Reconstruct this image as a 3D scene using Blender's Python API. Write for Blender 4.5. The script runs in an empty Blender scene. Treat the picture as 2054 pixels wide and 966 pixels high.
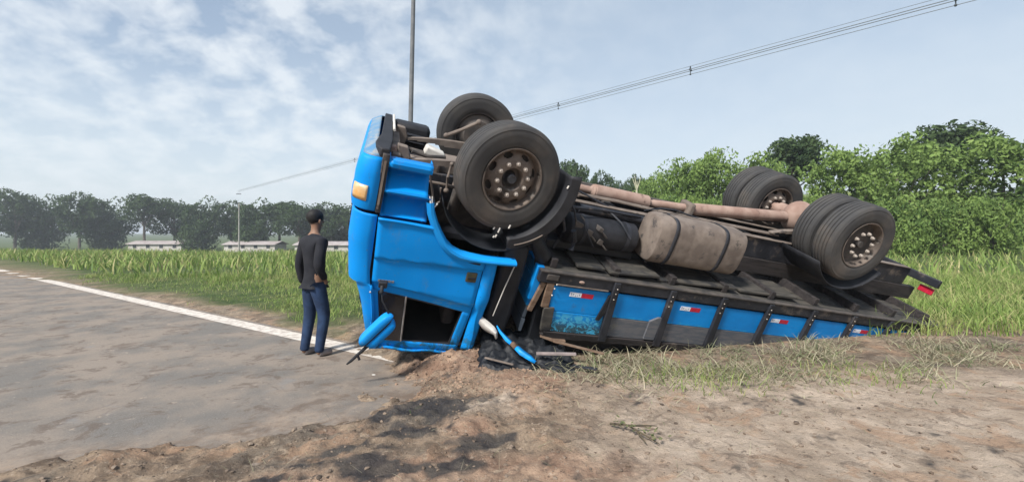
import bpy, bmesh, math, random
import numpy as np
from math import sin, cos, pi, radians, sqrt
from mathutils import Matrix, Vector

random.seed(7)
RNG = np.random.default_rng(7)
SC = bpy.context.scene
COL = SC.collection

# ------------------------------------------------------------------ camera
cam = bpy.data.cameras.new('camera')
cam.sensor_fit = 'HORIZONTAL'
cam.sensor_width = 36.0
cam.lens = 36.0 * 900.0 / 2054.0
cam.shift_y = -18.0 / 2054.0
cam.clip_start = 0.05
cam.clip_end = 6000.0
cam_ob = bpy.data.objects.new('camera', cam)
cam_ob.location = (0, 0, 1.5)
cam_ob.rotation_euler = (radians(90), 0, 0)
COL.objects.link(cam_ob)
SC.camera = cam_ob

# ------------------------------------------------------------------ light
SUN_EL, SUN_AZ = radians(44), radians(212)     # azimuth clockwise from +Y: behind the camera, to the left
world = bpy.data.worlds.new("World")
SC.world = world
world.use_nodes = True
wn, wl = world.node_tree.nodes, world.node_tree.links
wn.clear()
out = wn.new('ShaderNodeOutputWorld')
bg = wn.new('ShaderNodeBackground')
bg.inputs['Strength'].default_value = 0.108
sky = wn.new('ShaderNodeTexSky')
sky.sky_type = 'NISHITA'
sky.sun_disc = False
sky.sun_elevation = SUN_EL
sky.sun_rotation = SUN_AZ
sky.air_density = 1.0
sky.dust_density = 1.0
tc = wn.new('ShaderNodeTexCoord')
# flatten the direction so that clouds stretch towards the horizon
sep = wn.new('ShaderNodeSeparateXYZ'); wl.new(tc.outputs['Generated'], sep.inputs[0])
zc = wn.new('ShaderNodeMath'); zc.operation = 'MAXIMUM'; wl.new(sep.outputs['Z'], zc.inputs[0]); zc.inputs[1].default_value = 0.0
zo = wn.new('ShaderNodeMath'); zo.operation = 'ADD'; wl.new(zc.outputs[0], zo.inputs[0]); zo.inputs[1].default_value = 0.45
dx = wn.new('ShaderNodeMath'); dx.operation = 'DIVIDE'; wl.new(sep.outputs['X'], dx.inputs[0]); wl.new(zo.outputs[0], dx.inputs[1])
dy = wn.new('ShaderNodeMath'); dy.operation = 'DIVIDE'; wl.new(sep.outputs['Y'], dy.inputs[0]); wl.new(zo.outputs[0], dy.inputs[1])
comb = wn.new('ShaderNodeCombineXYZ'); wl.new(dx.outputs[0], comb.inputs[0]); wl.new(dy.outputs[0], comb.inputs[1])
def wnoise(scale, detail, rough, dist=0.0, off=(0, 0, 0)):
    mp = wn.new('ShaderNodeMapping'); mp.inputs['Location'].default_value = off
    wl.new(comb.outputs[0], mp.inputs[0])
    n = wn.new('ShaderNodeTexNoise'); n.inputs['Scale'].default_value = scale
    n.inputs['Detail'].default_value = detail; n.inputs['Roughness'].default_value = rough
    n.inputs['Distortion'].default_value = dist
    wl.new(mp.outputs[0], n.inputs['Vector'])
    return n
def wramp(src, pts):
    r = wn.new('ShaderNodeValToRGB')
    els = r.color_ramp.elements
    els[0].position, els[0].color = pts[0][0], (*[pts[0][1]] * 3, 1)
    els[1].position, els[1].color = pts[-1][0], (*[pts[-1][1]] * 3, 1)
    for p, v in pts[1:-1]:
        e = els.new(p); e.color = (v, v, v, 1)
    wl.new(src, r.inputs[0])
    return r
big = wramp(wnoise(0.55, 3, 0.5, 0.3, (3.1, 1.7, 0)).outputs[0], [(0.38, 0.40), (0.66, 1.0)])
puff = wramp(wnoise(9.0, 4, 0.55, 0.15).outputs[0], [(0.40, 0.0), (0.64, 1.0)])
# the small fleecy clouds are thick on the left of the sky and thin out to the right
side = wn.new('ShaderNodeMapRange'); wl.new(dx.outputs[0], side.inputs[0])
side.inputs[1].default_value = -0.45; side.inputs[2].default_value = 0.25
side.inputs[3].default_value = 1.0; side.inputs[4].default_value = 0.12
pm = wn.new('ShaderNodeMath'); pm.operation = 'MULTIPLY'; wl.new(puff.outputs[0], pm.inputs[0]); wl.new(side.outputs[0], pm.inputs[1])
veil = wn.new('ShaderNodeMix'); veil.data_type = 'RGBA'
vf = wn.new('ShaderNodeMath'); vf.operation = 'MULTIPLY'; wl.new(big.outputs[0], vf.inputs[0]); vf.inputs[1].default_value = 0.74
wl.new(vf.outputs[0], veil.inputs[0]); wl.new(sky.outputs[0], veil.inputs[6])
veil.inputs[7].default_value = (4.45, 5.25, 6.05, 1)
cl = wn.new('ShaderNodeMix'); cl.data_type = 'RGBA'
cf = wn.new('ShaderNodeMath'); cf.operation = 'MULTIPLY'; wl.new(pm.outputs[0], cf.inputs[0]); cf.inputs[1].default_value = 0.65
wl.new(cf.outputs[0], cl.inputs[0]); wl.new(veil.outputs[2], cl.inputs[6])
cl.inputs[7].default_value = (6.9, 7.2, 7.4, 1)
hf = wn.new('ShaderNodeMapRange'); hf.interpolation_type = 'SMOOTHSTEP'; wl.new(sep.outputs['Z'], hf.inputs[0])
hf.inputs[1].default_value = 0.0; hf.inputs[2].default_value = 0.42; hf.inputs[3].default_value = 0.75; hf.inputs[4].default_value = 0.0
hz_ = wn.new('ShaderNodeMix'); hz_.data_type = 'RGBA'; wl.new(hf.outputs[0], hz_.inputs[0]); wl.new(cl.outputs[2], hz_.inputs[6]); hz_.inputs[7].default_value = (5.6, 6.15, 6.55, 1)
wl.new(hz_.outputs[2], bg.inputs['Color'])
wl.new(bg.outputs[0], out.inputs['Surface'])

sun = bpy.data.lights.new('sun', 'SUN')
sun.energy = 4.5
sun.angle = radians(8)
sun.color = (1.0, 0.95, 0.88)
sun_ob = bpy.data.objects.new('sun', sun)
sd = Vector((sin(SUN_AZ) * cos(SUN_EL), cos(SUN_AZ) * cos(SUN_EL), sin(SUN_EL)))
sun_ob.rotation_euler = (-sd).to_track_quat('-Z', 'Y').to_euler()
sun_ob.location = (0, 0, 30)
COL.objects.link(sun_ob)

vs = SC.view_settings
vs.view_transform = 'Standard'
vs.look = 'None'
vs.exposure = 0.42
vs.gamma = 1.0
vs.use_curve_mapping = False
SC.render.engine = 'CYCLES'
SC.cycles.max_bounces = 6
SC.cycles.transparent_max_bounces = 8
SC.cycles.use_denoising = True

# ------------------------------------------------------------------ materials
class MatB:
    def __init__(s, name):
        s.m = bpy.data.materials.new(name); s.m.use_nodes = True
        s.n, s.l = s.m.node_tree.nodes, s.m.node_tree.links
        s.b = s.n['Principled BSDF']
        s.tc = s.n.new('ShaderNodeTexCoord')
    def noise(s, scale, detail=4, rough=0.55, coord='Object', dist=0.0, vec=None, stretch=None):
        n = s.n.new('ShaderNodeTexNoise')
        n.inputs['Scale'].default_value = scale; n.inputs['Detail'].default_value = detail
        n.inputs['Roughness'].default_value = rough; n.inputs['Distortion'].default_value = dist
        src = vec or s.tc.outputs[coord]
        if stretch:
            mp = s.n.new('ShaderNodeMapping'); mp.inputs['Scale'].default_value = stretch
            s.l.new(src, mp.inputs[0]); src = mp.outputs[0]
        s.l.new(src, n.inputs['Vector'])
        return n.outputs[0]
    def ramp(s, src, a, b, v0=0.0, v1=1.0):
        r = s.n.new('ShaderNodeMapRange'); r.interpolation_type = 'SMOOTHSTEP'
        s.l.new(src, r.inputs[0])
        r.inputs[1].default_value = a; r.inputs[2].default_value = b
        r.inputs[3].default_value = v0; r.inputs[4].default_value = v1
        return r.outputs[0]
    def mix(s, fac, a, b):
        x = s.n.new('ShaderNodeMix'); x.data_type = 'RGBA'
        if isinstance(fac, (int, float)): x.inputs[0].default_value = fac
        else: s.l.new(fac, x.inputs[0])
        for i, v in ((6, a), (7, b)):
            if isinstance(v, (tuple, list)): x.inputs[i].default_value = (*v[:3], 1)
            else: s.l.new(v, x.inputs[i])
        return x.outputs[2]
    def math(s, op, a, b=None):
        x = s.n.new('ShaderNodeMath'); x.operation = op; x.use_clamp = False
        for i, v in ((0, a), (1, b)):
            if v is None: continue
            if isinstance(v, (int, float)): x.inputs[i].default_value = v
            else: s.l.new(v, x.inputs[i])
        return x.outputs[0]
    def attr(s, name):
        a = s.n.new('ShaderNodeAttribute'); a.attribute_name = name
        return a.outputs['Fac']
    def xyz(s, coord='Object'):
        q = s.n.new('ShaderNodeSeparateXYZ'); s.l.new(s.tc.outputs[coord], q.inputs[0]); return q.outputs
    def bump(s, h, strength=0.3, dist=0.02):
        b = s.n.new('ShaderNodeBump'); b.inputs['Strength'].default_value = strength
        b.inputs['Distance'].default_value = dist
        s.l.new(h, b.inputs['Height'])
        if s.b.inputs['Normal'].is_linked:
            s.l.new(s.b.inputs['Normal'].links[0].from_socket, b.inputs['Normal'])
        s.l.new(b.outputs[0], s.b.inputs['Normal'])
    def color(s, c):
        if isinstance(c, (tuple, list)): s.b.inputs['Base Color'].default_value = (*c[:3], 1)
        else: s.l.new(c, s.b.inputs['Base Color'])
    def set(s, rough=None, metal=None, spec=None, **kw):
        if rough is not None:
            if isinstance(rough, (int, float)): s.b.inputs['Roughness'].default_value = rough
            else: s.l.new(rough, s.b.inputs['Roughness'])
        if metal is not None: s.b.inputs['Metallic'].default_value = metal
        if spec is not None: s.b.inputs['Specular IOR Level'].default_value = spec
        for k, v in kw.items(): s.b.inputs[k].default_value = v
        return s.m

def simple(name, a, b=None, scale=8, rough=0.7, metal=0.0, dust=None, dust_at=(0.5, 0.7), dscale=3, bump=0.15, bdist=0.006, spec=0.4, coord='Object', stretch=None):
    k = MatB(name)
    c = a
    if b: c = k.mix(k.ramp(k.noise(scale, 5, coord=coord, stretch=stretch), 0.35, 0.65), a, b)
    if dust:
        c = k.mix(k.ramp(k.noise(dscale, 6, 0.65, coord=coord), *dust_at), c, dust)
    k.color(c)
    if bump: k.bump(k.noise(scale * 4, 5, coord=coord, stretch=stretch), bump, bdist)
    return k.set(rough, metal, spec)

M = {}
def paint(name, base, light, dirt_amt=(0.54, 0.74)):
    k = MatB(name)
    c = k.mix(k.ramp(k.noise(1.3, 3), 0.3, 0.7), base, light)
    # dust film, streaks, small chips
    c = k.mix(k.ramp(k.noise(4.0, 8, 0.75, stretch=(1, 1, 0.5)), *dirt_amt, 0.0, 0.55), c, (0.13, 0.20, 0.25))
    c = k.mix(k.ramp(k.noise(2.2, 6, 0.75, dist=1.5, stretch=(0.35, 1, 3.0)), 0.61, 0.65, 0, 0.45), c, (0.12, 0.32, 0.52))
    c = k.mix(k.ramp(k.noise(55, 3, 0.7), 0.66, 0.70, 0, 0.5), c, (0.14, 0.11, 0.09))
    c = k.mix(k.ramp(k.noise(30, 4, 0.6), 0.70, 0.74, 0.0, 0.6), c, (0.02, 0.06, 0.12))
    # mud and scrapes on the crushed roof end of the cab (truck's own up axis)
    z = k.xyz()[2]
    low = k.ramp(z, 0.42, 0.04)
    sc = k.math('MULTIPLY', low, k.ramp(k.noise(7, 6, 0.7, dist=1.2), 0.46, 0.56))
    c = k.mix(k.math('MULTIPLY', sc, 0.8), c, (0.02, 0.10, 0.13))
    c = k.mix(k.math('MULTIPLY', low, k.ramp(k.noise(19, 5, 0.7), 0.58, 0.66, 0, 0.8)), c, (0.16, 0.11, 0.08))
    k.color(c)
    k.bump(k.noise(2.2, 2, 0.4), 0.25, 0.05)
    k.bump(k.noise(60, 3), 0.06, 0.002)
    return k.set(k.ramp(k.noise(6, 4), 0.3, 0.7, 0.42, 0.62), 0, 0.22)
M['blue'] = paint('blue_paint', (0.0, 0.225, 0.66), (0.0, 0.26, 0.74))
M['blue_sky_dusty'] = simple('sky_greyed_dusty_blue', (0.07, 0.20, 0.36), (0.16, 0.25, 0.34), 5, 0.6, dust=(0.28, 0.30, 0.31), dust_at=(0.5, 0.65), dscale=6)  # bumper chin: sky reflection painted into the blue, with some dust
M['blue_light'] = paint('blue_paint_trim', (0.004, 0.25, 0.70), (0.01, 0.29, 0.76), (0.66, 0.85))
def boardpaint(name, worn):
    k = MatB(name)
    c = k.mix(k.ramp(k.noise(3, 3), 0.3, 0.7), (0.0, 0.19, 0.55), (0.0, 0.24, 0.66))
    z = k.xyz()[2]
    # bare strip where the paint is rubbed off towards the top edge of the side (lower in the picture)
    n = k.noise(9, 7, 0.72, dist=0.8, stretch=(1, 1, 1.6))
    if worn == 'half':
        edge = k.math('ADD', k.math('MULTIPLY', n, 0.30), z)
        f = k.ramp(edge, 0.825, 0.80)
        c = k.mix(k.ramp(edge, 0.87, 0.83, 0, 0.75), c, (0.03, 0.33, 0.60))
        c = k.mix(f, c, (0.075, 0.095, 0.12))
    else:
        nn = k.noise(9, 5, 0.7, dist=2.4, stretch=(1, 1, 1.2))
        lowz = k.ramp(z, 0.72, 0.64)
        c = k.mix(k.math('MULTIPLY', lowz, k.ramp(nn, 0.46, 0.54)), c, (0.06, 0.38, 0.62))
        c = k.mix(k.math('MULTIPLY', k.ramp(z, 0.66, 0.50), k.ramp(nn, 0.56, 0.50)), c, (0.03, 0.075, 0.10))
        c = k.mix(k.math('MULTIPLY', lowz, k.ramp(k.noise(26, 5, 0.7), 0.62, 0.66)), c, (0.25, 0.42, 0.50))
    c = k.mix(k.ramp(k.noise(5, 6, 0.7), 0.6, 0.75, 0, 0.5), c, (0.10, 0.10, 0.10))
    k.color(c)
    k.bump(k.noise(5, 4, stretch=(1, 1, 4)), 0.3, 0.01)
    return k.set(0.5, 0, 0.35)
M['board_worn'] = boardpaint('scraped_blue_board', 'all')
M['board_half'] = boardpaint('faded_blue_board', 'half')
M['grey_board'] = simple('weathered_grey_board', (0.085, 0.095, 0.115), (0.13, 0.13, 0.14), 7, 0.75, dust=(0.2, 0.19, 0.17), dust_at=(0.6, 0.7), bump=0.3, stretch=(1, 1, 5))
M['black'] = simple('black_plastic', (0.009, 0.010, 0.013), (0.018, 0.019, 0.024), 6, 0.65, dust=(0.09, 0.08, 0.07), dust_at=(0.64, 0.8), bump=0.2)
M['black_soft'] = simple('black_rubber_sheet', (0.006, 0.008, 0.012), (0.012, 0.014, 0.018), 5, 0.6, dust=(0.04, 0.037, 0.034), dust_at=(0.6, 0.8), bump=0.3)
M['chassis'] = simple('dark_chassis_steel', (0.012, 0.014, 0.020), (0.026, 0.028, 0.036), 5, 0.6, dust=(0.14, 0.115, 0.095), dust_at=(0.56, 0.72), dscale=4, bump=0.3)
M['dusty'] = simple('dusty_steel', (0.13, 0.105, 0.09), (0.20, 0.165, 0.14), 6, 0.85, dust=(0.05, 0.045, 0.045), dust_at=(0.58, 0.70), dscale=7, bump=0.35)
M['dusty_pink'] = simple('rust_dusted_steel', (0.24, 0.155, 0.125), (0.33, 0.235, 0.195), 5, 0.85, dust=(0.10, 0.06, 0.05), dust_at=(0.60, 0.74), dscale=8, bump=0.3)
M['dusty_dark'] = simple('oily_dusty_metal', (0.045, 0.042, 0.042), (0.09, 0.078, 0.07), 7, 0.75, dust=(0.15, 0.12, 0.10), dust_at=(0.60, 0.74), dscale=8, bump=0.35)
M['steel'] = simple('bare_steel', (0.42, 0.41, 0.40), (0.30, 0.29, 0.28), 10, 0.45, 0.5, bump=0.1)
M['pale'] = simple('pale_dusty_plastic', (0.62, 0.60, 0.56), (0.5, 0.48, 0.44), 8, 0.7, bump=0.15)
M['hub'] = simple('hub_grey', (0.04, 0.045, 0.055), (0.07, 0.07, 0.075), 9, 0.7, dust=(0.02, 0.018, 0.018), dust_at=(0.5, 0.6), dscale=12)
M['nut'] = simple('dusty_nut_steel', (0.30, 0.26, 0.23), (0.42, 0.38, 0.34), 30, 0.7, 0.2, bump=0.15)
M['wood'] = simple('old_brown_wood', (0.12, 0.075, 0.05), (0.19, 0.13, 0.09), 6, 0.85, dust=(0.25, 0.21, 0.17), dust_at=(0.6, 0.75), bump=0.5, stretch=(1, 1, 6))
M['wood_dark'] = simple('dark_wet_wood', (0.018, 0.016, 0.017), (0.04, 0.034, 0.034), 6, 0.8, dust=(0.12, 0.10, 0.085), dust_at=(0.62, 0.74), dscale=5, bump=0.5, stretch=(0.5, 4, 4))
M['floor_wood'] = simple('dusty_floor_plank', (0.035, 0.033, 0.030), (0.075, 0.068, 0.058), 5, 0.85, dust=(0.022, 0.022, 0.024), dust_at=(0.50, 0.62), dscale=4, bump=0.4, stretch=(0.5, 4, 4))
M['red'] = simple('red_reflective_film', (0.50, 0.02, 0.05), (0.40, 0.015, 0.04), 20, 0.35, bump=0)
M['white'] = simple('white_reflective_film', (0.80, 0.82, 0.86), (0.70, 0.73, 0.80), 20, 0.35, bump=0)
M['ink'] = simple('grey_print', (0.22, 0.27, 0.38), None, 20, 0.5, bump=0)
M['cream'] = simple('cream_lamp_lens', (0.62, 0.52, 0.36), (0.66, 0.36, 0.12), 9, 0.25, bump=0.1, spec=0.6)
M['olive'] = simple('dark_handle_plastic', (0.035, 0.045, 0.03), (0.07, 0.055, 0.03), 25, 0.5, bump=0.1)
M['faded'] = simple('faded_emblem', (0.14, 0.18, 0.20), (0.22, 0.16, 0.13), 30, 0.6, bump=0.1)
M['lining'] = simple('black_headliner', (0.010, 0.009, 0.009), (0.018, 0.016, 0.016), 5, 0.95)
M['seat'] = simple('dark_seat_fabric', (0.02, 0.018, 0.018), (0.035, 0.03, 0.03), 10, 0.9)
M['interior'] = simple('cab_lining', (0.05, 0.045, 0.045), (0.08, 0.065, 0.06), 5, 0.85)
k = MatB('tinted_glass'); k.color((0.05, 0.045, 0.045)); M['glass'] = k.set(0.12, 0, 0.5, Alpha=0.6)
k = MatB('windscreen_glass'); k.color(k.mix(k.ramp(k.noise(22, 5, 0.8, dist=3), 0.6, 0.64), (0.03, 0.035, 0.04), (0.4, 0.42, 0.43))); M['windscreen'] = k.set(0.15, 0, 0.5)
# rubber
k = MatB('tyre_rubber')
c = k.mix(k.ramp(k.noise(3, 5), 0.35, 0.65), (0.044, 0.044, 0.046), (0.064, 0.062, 0.060))
c = k.mix(k.ramp(k.noise(2.1, 5, 0.6), 0.48, 0.70, 0, 0.6), c, (0.115, 0.095, 0.080))
k.color(c); k.bump(k.noise(80, 4), 0.25, 0.002)
M['rubber'] = k.set(0.78, 0, 0.3)
k = MatB('dusty_rim_paint')
c = k.mix(k.ramp(k.noise(6, 6, 0.65), 0.35, 0.62), (0.15, 0.12, 0.10), (0.095, 0.078, 0.068))
c = k.mix(k.ramp(k.noise(13, 5, 0.6), 0.58, 0.70), c, (0.17, 0.155, 0.14))
c = k.mix(k.ramp(k.noise(9, 5, 0.6), 0.60, 0.68), c, (0.03, 0.025, 0.022))
k.color(c); k.bump(k.noise(40, 4), 0.3, 0.003)
M['rim'] = k.set(0.7, 0.0, 0.35)

# ------------------------------------------------------------------ mesh helpers
def tag(o, label=None, cat=None, group=None, kind=None):
    if label: o['label'] = label
    if cat: o['category'] = cat
    if group: o['group'] = group
    if kind: o['kind'] = kind
    return o

class MB:
    """collects shapes; build() links them as one mesh object"""
    def __init__(s): s.v = []; s.f = []
    def add(s, vs, fs):
        o = len(s.v); s.v += [tuple(p) for p in vs]; s.f += [tuple(i + o for i in f) for f in fs]
    def box(s, lo, hi, rot=None, jit=0):
        x0, y0, z0 = lo; x1, y1, z1 = hi
        P = [Vector((x, y, z)) for x in (x0, x1) for y in (y0, y1) for z in (z0, z1)]
        if jit: P = [p + Vector([random.uniform(-jit, jit) for _ in range(3)]) for p in P]
        if rot is not None:
            c = sum(P, Vector()) / 8
            P = [c + rot @ (p - c) for p in P]
        s.add(P, [(0, 1, 3, 2), (4, 6, 7, 5), (0, 4, 5, 1), (2, 3, 7, 6), (0, 2, 6, 4), (1, 5, 7, 3)])
        return s
    def grid(s, rows, close=False):
        n, m = len(rows), len(rows[0])
        fs = []
        for i in range(n - 1):
            for j in range(m if close else m - 1):
                k2 = (j + 1) % m
                fs.append((i * m + j, i * m + k2, (i + 1) * m + k2, (i + 1) * m + j))
        s.add([p for r in rows for p in r], fs)
        return s
    def tube(s, pts, rad, seg=10, caps=True, squash=1.0):
        pts = [Vector(p) for p in pts]
        if not isinstance(rad, (list, tuple)): rad = [rad] * len(pts)
        rows = []
        up = Vector((0, 0, 1))
        for i, p in enumerate(pts):
            d = (pts[min(i + 1, len(pts) - 1)] - pts[max(i - 1, 0)]).normalized()
            a = d.cross(up)
            if a.length < 0.05: a = d.cross(Vector((1, 0, 0)))
            a.normalize(); b = d.cross(a).normalized()
            rows.append([p + rad[i] * (cos(2 * pi * t / seg) * a + sin(2 * pi * t / seg) * b * squash) for t in range(seg)])
        o = len(s.v)
        s.grid(rows, True)
        if caps:
            s.f.append(tuple(o + t for t in range(seg)))
            s.f.append(tuple(o + (len(pts) - 1) * seg + t for t in reversed(range(seg))))
        return s
    def lathe(s, prof, c, axis='y', seg=48, closed=False, skip=None):
        """prof: (radius, height along the axis)"""
        rows = []
        for r, h in prof:
            row = []
            for t in range(seg):
                q = 2 * pi * t / seg
                if axis == 'y': row.append((c[0] + r * cos(q), c[1] + h, c[2] + r * sin(q)))
                elif axis == 'x': row.append((c[0] + h, c[1] + r * cos(q), c[2] + r * sin(q)))
                else: row.append((c[0] + r * cos(q), c[1] + r * sin(q), c[2] + h))
            rows.append(row)
        if closed: rows.append(rows[0])
        n, m = len(rows), seg
        fs = []
        for i in range(n - 1):
            for j in range(m):
                if skip and skip(i, j): continue
                k2 = (j + 1) % m
                fs.append((i * m + j, i * m + k2, (i + 1) * m + k2, (i + 1) * m + j))
        s.add([p for r in rows for p in r], fs)
        return s
    def sphere(s, c, r, seg=12, rings=8, sc=(1, 1, 1)):
        rows = []
        for i in range(rings + 1):
            t = pi * i / rings
            rows.append([(c[0] + r * sc[0] * sin(t) * cos(2 * pi * j / seg), c[1] + r * sc[1] * sin(t) * sin(2 * pi * j / seg), c[2] + r * sc[2] * cos(t)) for j in range(seg)])
        s.grid(rows, True); return s
    def poly(s, pts, lo, hi, axis='y'):
        """prism: polygon of (x,z) between y=lo..hi"""
        n = len(pts)
        if axis == 'y': A = [(p[0], lo, p[1]) for p in pts]; B = [(p[0], hi, p[1]) for p in pts]
        elif axis == 'x': A = [(lo, p[0], p[1]) for p in pts]; B = [(hi, p[0], p[1]) for p in pts]
        else: A = [(p[0], p[1], lo) for p in pts]; B = [(p[0], p[1], hi) for p in pts]
        s.add(A + B, [tuple(range(n)), tuple(reversed(range(n, 2 * n)))] + [(i, (i + 1) % n, n + (i + 1) % n, n + i) for i in range(n)])
        return s
    def build(s, name, mat, parent=None, off=(0, 0, 0), bevel=0, solid=0, sub=0, angle=35, noise=0, nscale=3.0, sides=1):
        me = bpy.data.meshes.new(name)
        V = np.array(s.v, dtype=float) - np.array(off)
        me.from_pydata([tuple(p) for p in V], [], s.f)
        bm = bmesh.new(); bm.from_mesh(me)
        bmesh.ops.remove_doubles(bm, verts=bm.verts, dist=1e-5)
        bmesh.ops.dissolve_degenerate(bm, edges=bm.edges, dist=1e-6)
        if sub: bmesh.ops.subdivide_edges(bm, edges=bm.edges, cuts=sub, use_grid_fill=True)
        bmesh.ops.recalc_face_normals(bm, faces=bm.faces)
        if noise:
            from mathutils import noise as mn
            bm.normal_update()
            for v in bm.verts:
                v.co += v.normal * noise * mn.noise(v.co * nscale)
        ca = cos(radians(angle))
        for f in bm.faces: f.smooth = True
        for e in bm.edges:
            if len(e.link_faces) == 2 and e.link_faces[0].normal.dot(e.link_faces[1].normal) < ca: e.smooth = False
        bm.to_mesh(me); bm.free()
        me.materials.append(mat)
        o = bpy.data.objects.new(name, me); COL.objects.link(o)
        if parent: o.parent = parent
        if solid:
            md = o.modifiers.new('solid', 'SOLIDIFY'); md.thickness = solid; md.offset = -1
        if bevel:
            md = o.modifiers.new('bevel', 'BEVEL'); md.width = bevel; md.segments = 2; md.limit_method = 'ANGLE'; md.angle_limit = radians(40)
        return o

def empty(name, loc=(0, 0, 0), parent=None):
    o = bpy.data.objects.new(name, None); COL.objects.link(o)
    o.location = loc; o.empty_display_size = 0.2
    if parent: o.parent = parent
    return o

def copy_tree(o, parent=None):
    c = o.copy(); COL.objects.link(c)
    if parent is not None: c.parent = parent
    for ch in list(o.children): copy_tree(ch, c)
    return c

# vectorised value noise for the terrain
_T = np.random.default_rng(3).random((256, 256))
def vnoise(x, y):
    xi = np.floor(x).astype(int); yi = np.floor(y).astype(int)
    fx = x - xi; fy = y - yi
    fx = fx * fx * (3 - 2 * fx); fy = fy * fy * (3 - 2 * fy)
    a = _T[xi % 256, yi % 256]; b = _T[(xi + 1) % 256, yi % 256]
    c = _T[xi % 256, (yi + 1) % 256]; d = _T[(xi + 1) % 256, (yi + 1) % 256]
    return (a * (1 - fx) + b * fx) * (1 - fy) + (c * (1 - fx) + d * fx) * fy
def fbm(x, y, s=1.0, o=4, g=0.5):
    x = np.asarray(x, float); y = np.asarray(y, float)
    r = 0; a = 1; n = 0
    for i in range(o):
        r = r + a * vnoise(x * s + 17.3 * i, y * s + 5.1 * i); n += a; a *= g; s *= 2.03
    return r / n
def sstep(x, a, b):
    t = np.clip((x - a) / (b - a), 0, 1); return t * t * (3 - 2 * t)

# ------------------------------------------------------------------ terrain
RD = np.array([-0.836, 0.548]); RN = np.array([0.548, 0.836])      # road direction and the side away from the camera
def spill(x, y):
    xb = np.interp(y, [0.5, 2.0, 2.9, 3.35, 3.8, 4.58, 5.2, 5.7, 7.5], [-9, -5.4, -3.0, -1.75, -1.3, -1.08, -1.3, -1.9, -3.2])
    return sstep(x - xb + (fbm(x, y, 2.2, 5, 0.62) - 0.5) * 1.5, -0.10, 0.35)
def spill_film(x, y):
    xb = np.interp(y, [0.5, 2.0, 2.9, 3.35, 3.8, 4.58, 5.2, 5.7, 7.5], [-9, -5.4, -3.0, -1.75, -1.3, -1.08, -1.3, -1.9, -3.2])
    return sstep(x - xb + (fbm(x, y, 1.6, 4) - 0.5) * 1.4, -0.9, 0.15)
def hill(x, y):
    return 6.5 * sstep(x, 6, 45) * sstep(y, 16, 60) + 1.2 * sstep(y, 120, 600)
def height(x, y):
    D = x * RN[0] + y * RN[1] - 3.70
    S = spill(x, y)
    rough = 0.45 + 0.75 * sstep(-(x - 0.9), -0.5, 1.2)
    h = -0.03 + S * (0.080 + rough * (fbm(x, y, 3.1, 3) - 0.5) * 0.062 + rough * (fbm(x, y, 9, 4, 0.62) - 0.45) * 0.058 + (np.abs(fbm(x + 9, y, 6.5, 3) - 0.5)) * -0.06 * rough)
    h = h + S * 0.13 * np.exp(-(((x + 0.62) / 0.58) ** 2 + ((y - 4.92) / 0.36) ** 2))
    h = h + S * 0.05 * np.exp(-(((x - 0.15) / 0.7) ** 2 + ((y - 4.3) / 0.35) ** 2))
    h = h + 0.85 * np.exp(-(((x + 0.35) / 0.75) ** 2 + ((y - 6.4) / 0.8) ** 2))
    h = h + sstep(D, 0.16, 0.5) * (0.05 + (fbm(x, y, 1.5, 4) - 0.5) * 0.12) * (1 - S)
    far = sstep(y, 10, 30)
    h = h - 3.6 * sstep(y, 16, 105) * sstep(-x, -8, 12)
    h = h + far * (fbm(x, y, 0.08, 3) - 0.5) * 0.8 + hill(x, y)
    return h

def axis(lo, hi, step, far, ratio):
    a = list(np.arange(lo, hi + 1e-6, step))
    d = step; p = hi
    while p < far: d *= ratio; p += d; a.append(p)
    d = step; p = lo; b = []
    while p > -far: d *= ratio; p -= d; b.append(p)
    return np.array(b[::-1] + a)
gx = axis(-4.2, 3.4, 0.022, 900, 1.11)
gy = axis(1.9, 6.4, 0.022, 900, 1.10)
X, Y = np.meshgrid(gx, gy)
Z = height(X, Y)
n, m = X.shape
me = bpy.data.meshes.new('ground')
me.vertices.add(n * m)
me.vertices.foreach_set('co', np.stack([X.ravel(), Y.ravel(), Z.ravel()], 1).ravel())
idx = np.arange(n * m).reshape(n, m)
q = np.stack([idx[:-1, :-1], idx[:-1, 1:], idx[1:, 1:], idx[1:, :-1]], -1).reshape(-1, 4)
me.loops.add(q.size); me.loops.foreach_set('vertex_index', q.ravel())
me.polygons.add(len(q)); me.polygons.foreach_set('loop_start', np.arange(len(q)) * 4)
me.polygons.foreach_set('use_smooth', np.ones(len(q), bool))
me.update(calc_edges=True)
S = spill(X, Y)
Dn = X * RN[0] + Y * RN[1] - 3.70
def blob(cx, cy, rx, ry, ang=0.0):
    c, s_ = cos(ang), sin(ang)
    u = (X - cx) * c + (Y - cy) * s_; v = -(X - cx) * s_ + (Y - cy) * c
    return np.exp(-((u / rx) ** 2 + (v / ry) ** 2))
w1 = fbm(X, Y, 3.5, 5, 0.6)
oil = np.zeros_like(X)
for b in [(-0.64, 3.66, 0.42, 0.24, 0.25), (-0.16, 3.15, 0.20, 0.07, 0.55), (-0.80, 2.78, 0.62, 0.12, -0.05), (-0.33, 2.80, 0.20, 0.08, 0.0),
          (-1.15, 3.0, 0.25, 0.10, 0.3), (-1.04, 4.28, 0.16, 0.09, 0.2), (0.1, 4.72, 0.45, 0.10, -0.1), (-1.5, 2.6, 0.4, 0.10, 0.2), (-0.75, 3.25, 0.22, 0.08, 0.2)]:
    oil = np.maximum(oil, blob(*b))
w2 = fbm(X + 4, Y, 9.0, 4, 0.65)
oil = sstep(oil * 1.0 + (w1 - 0.5) * 1.4 + (w2 - 0.5) * 0.9, 0.27, 0.58)
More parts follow.
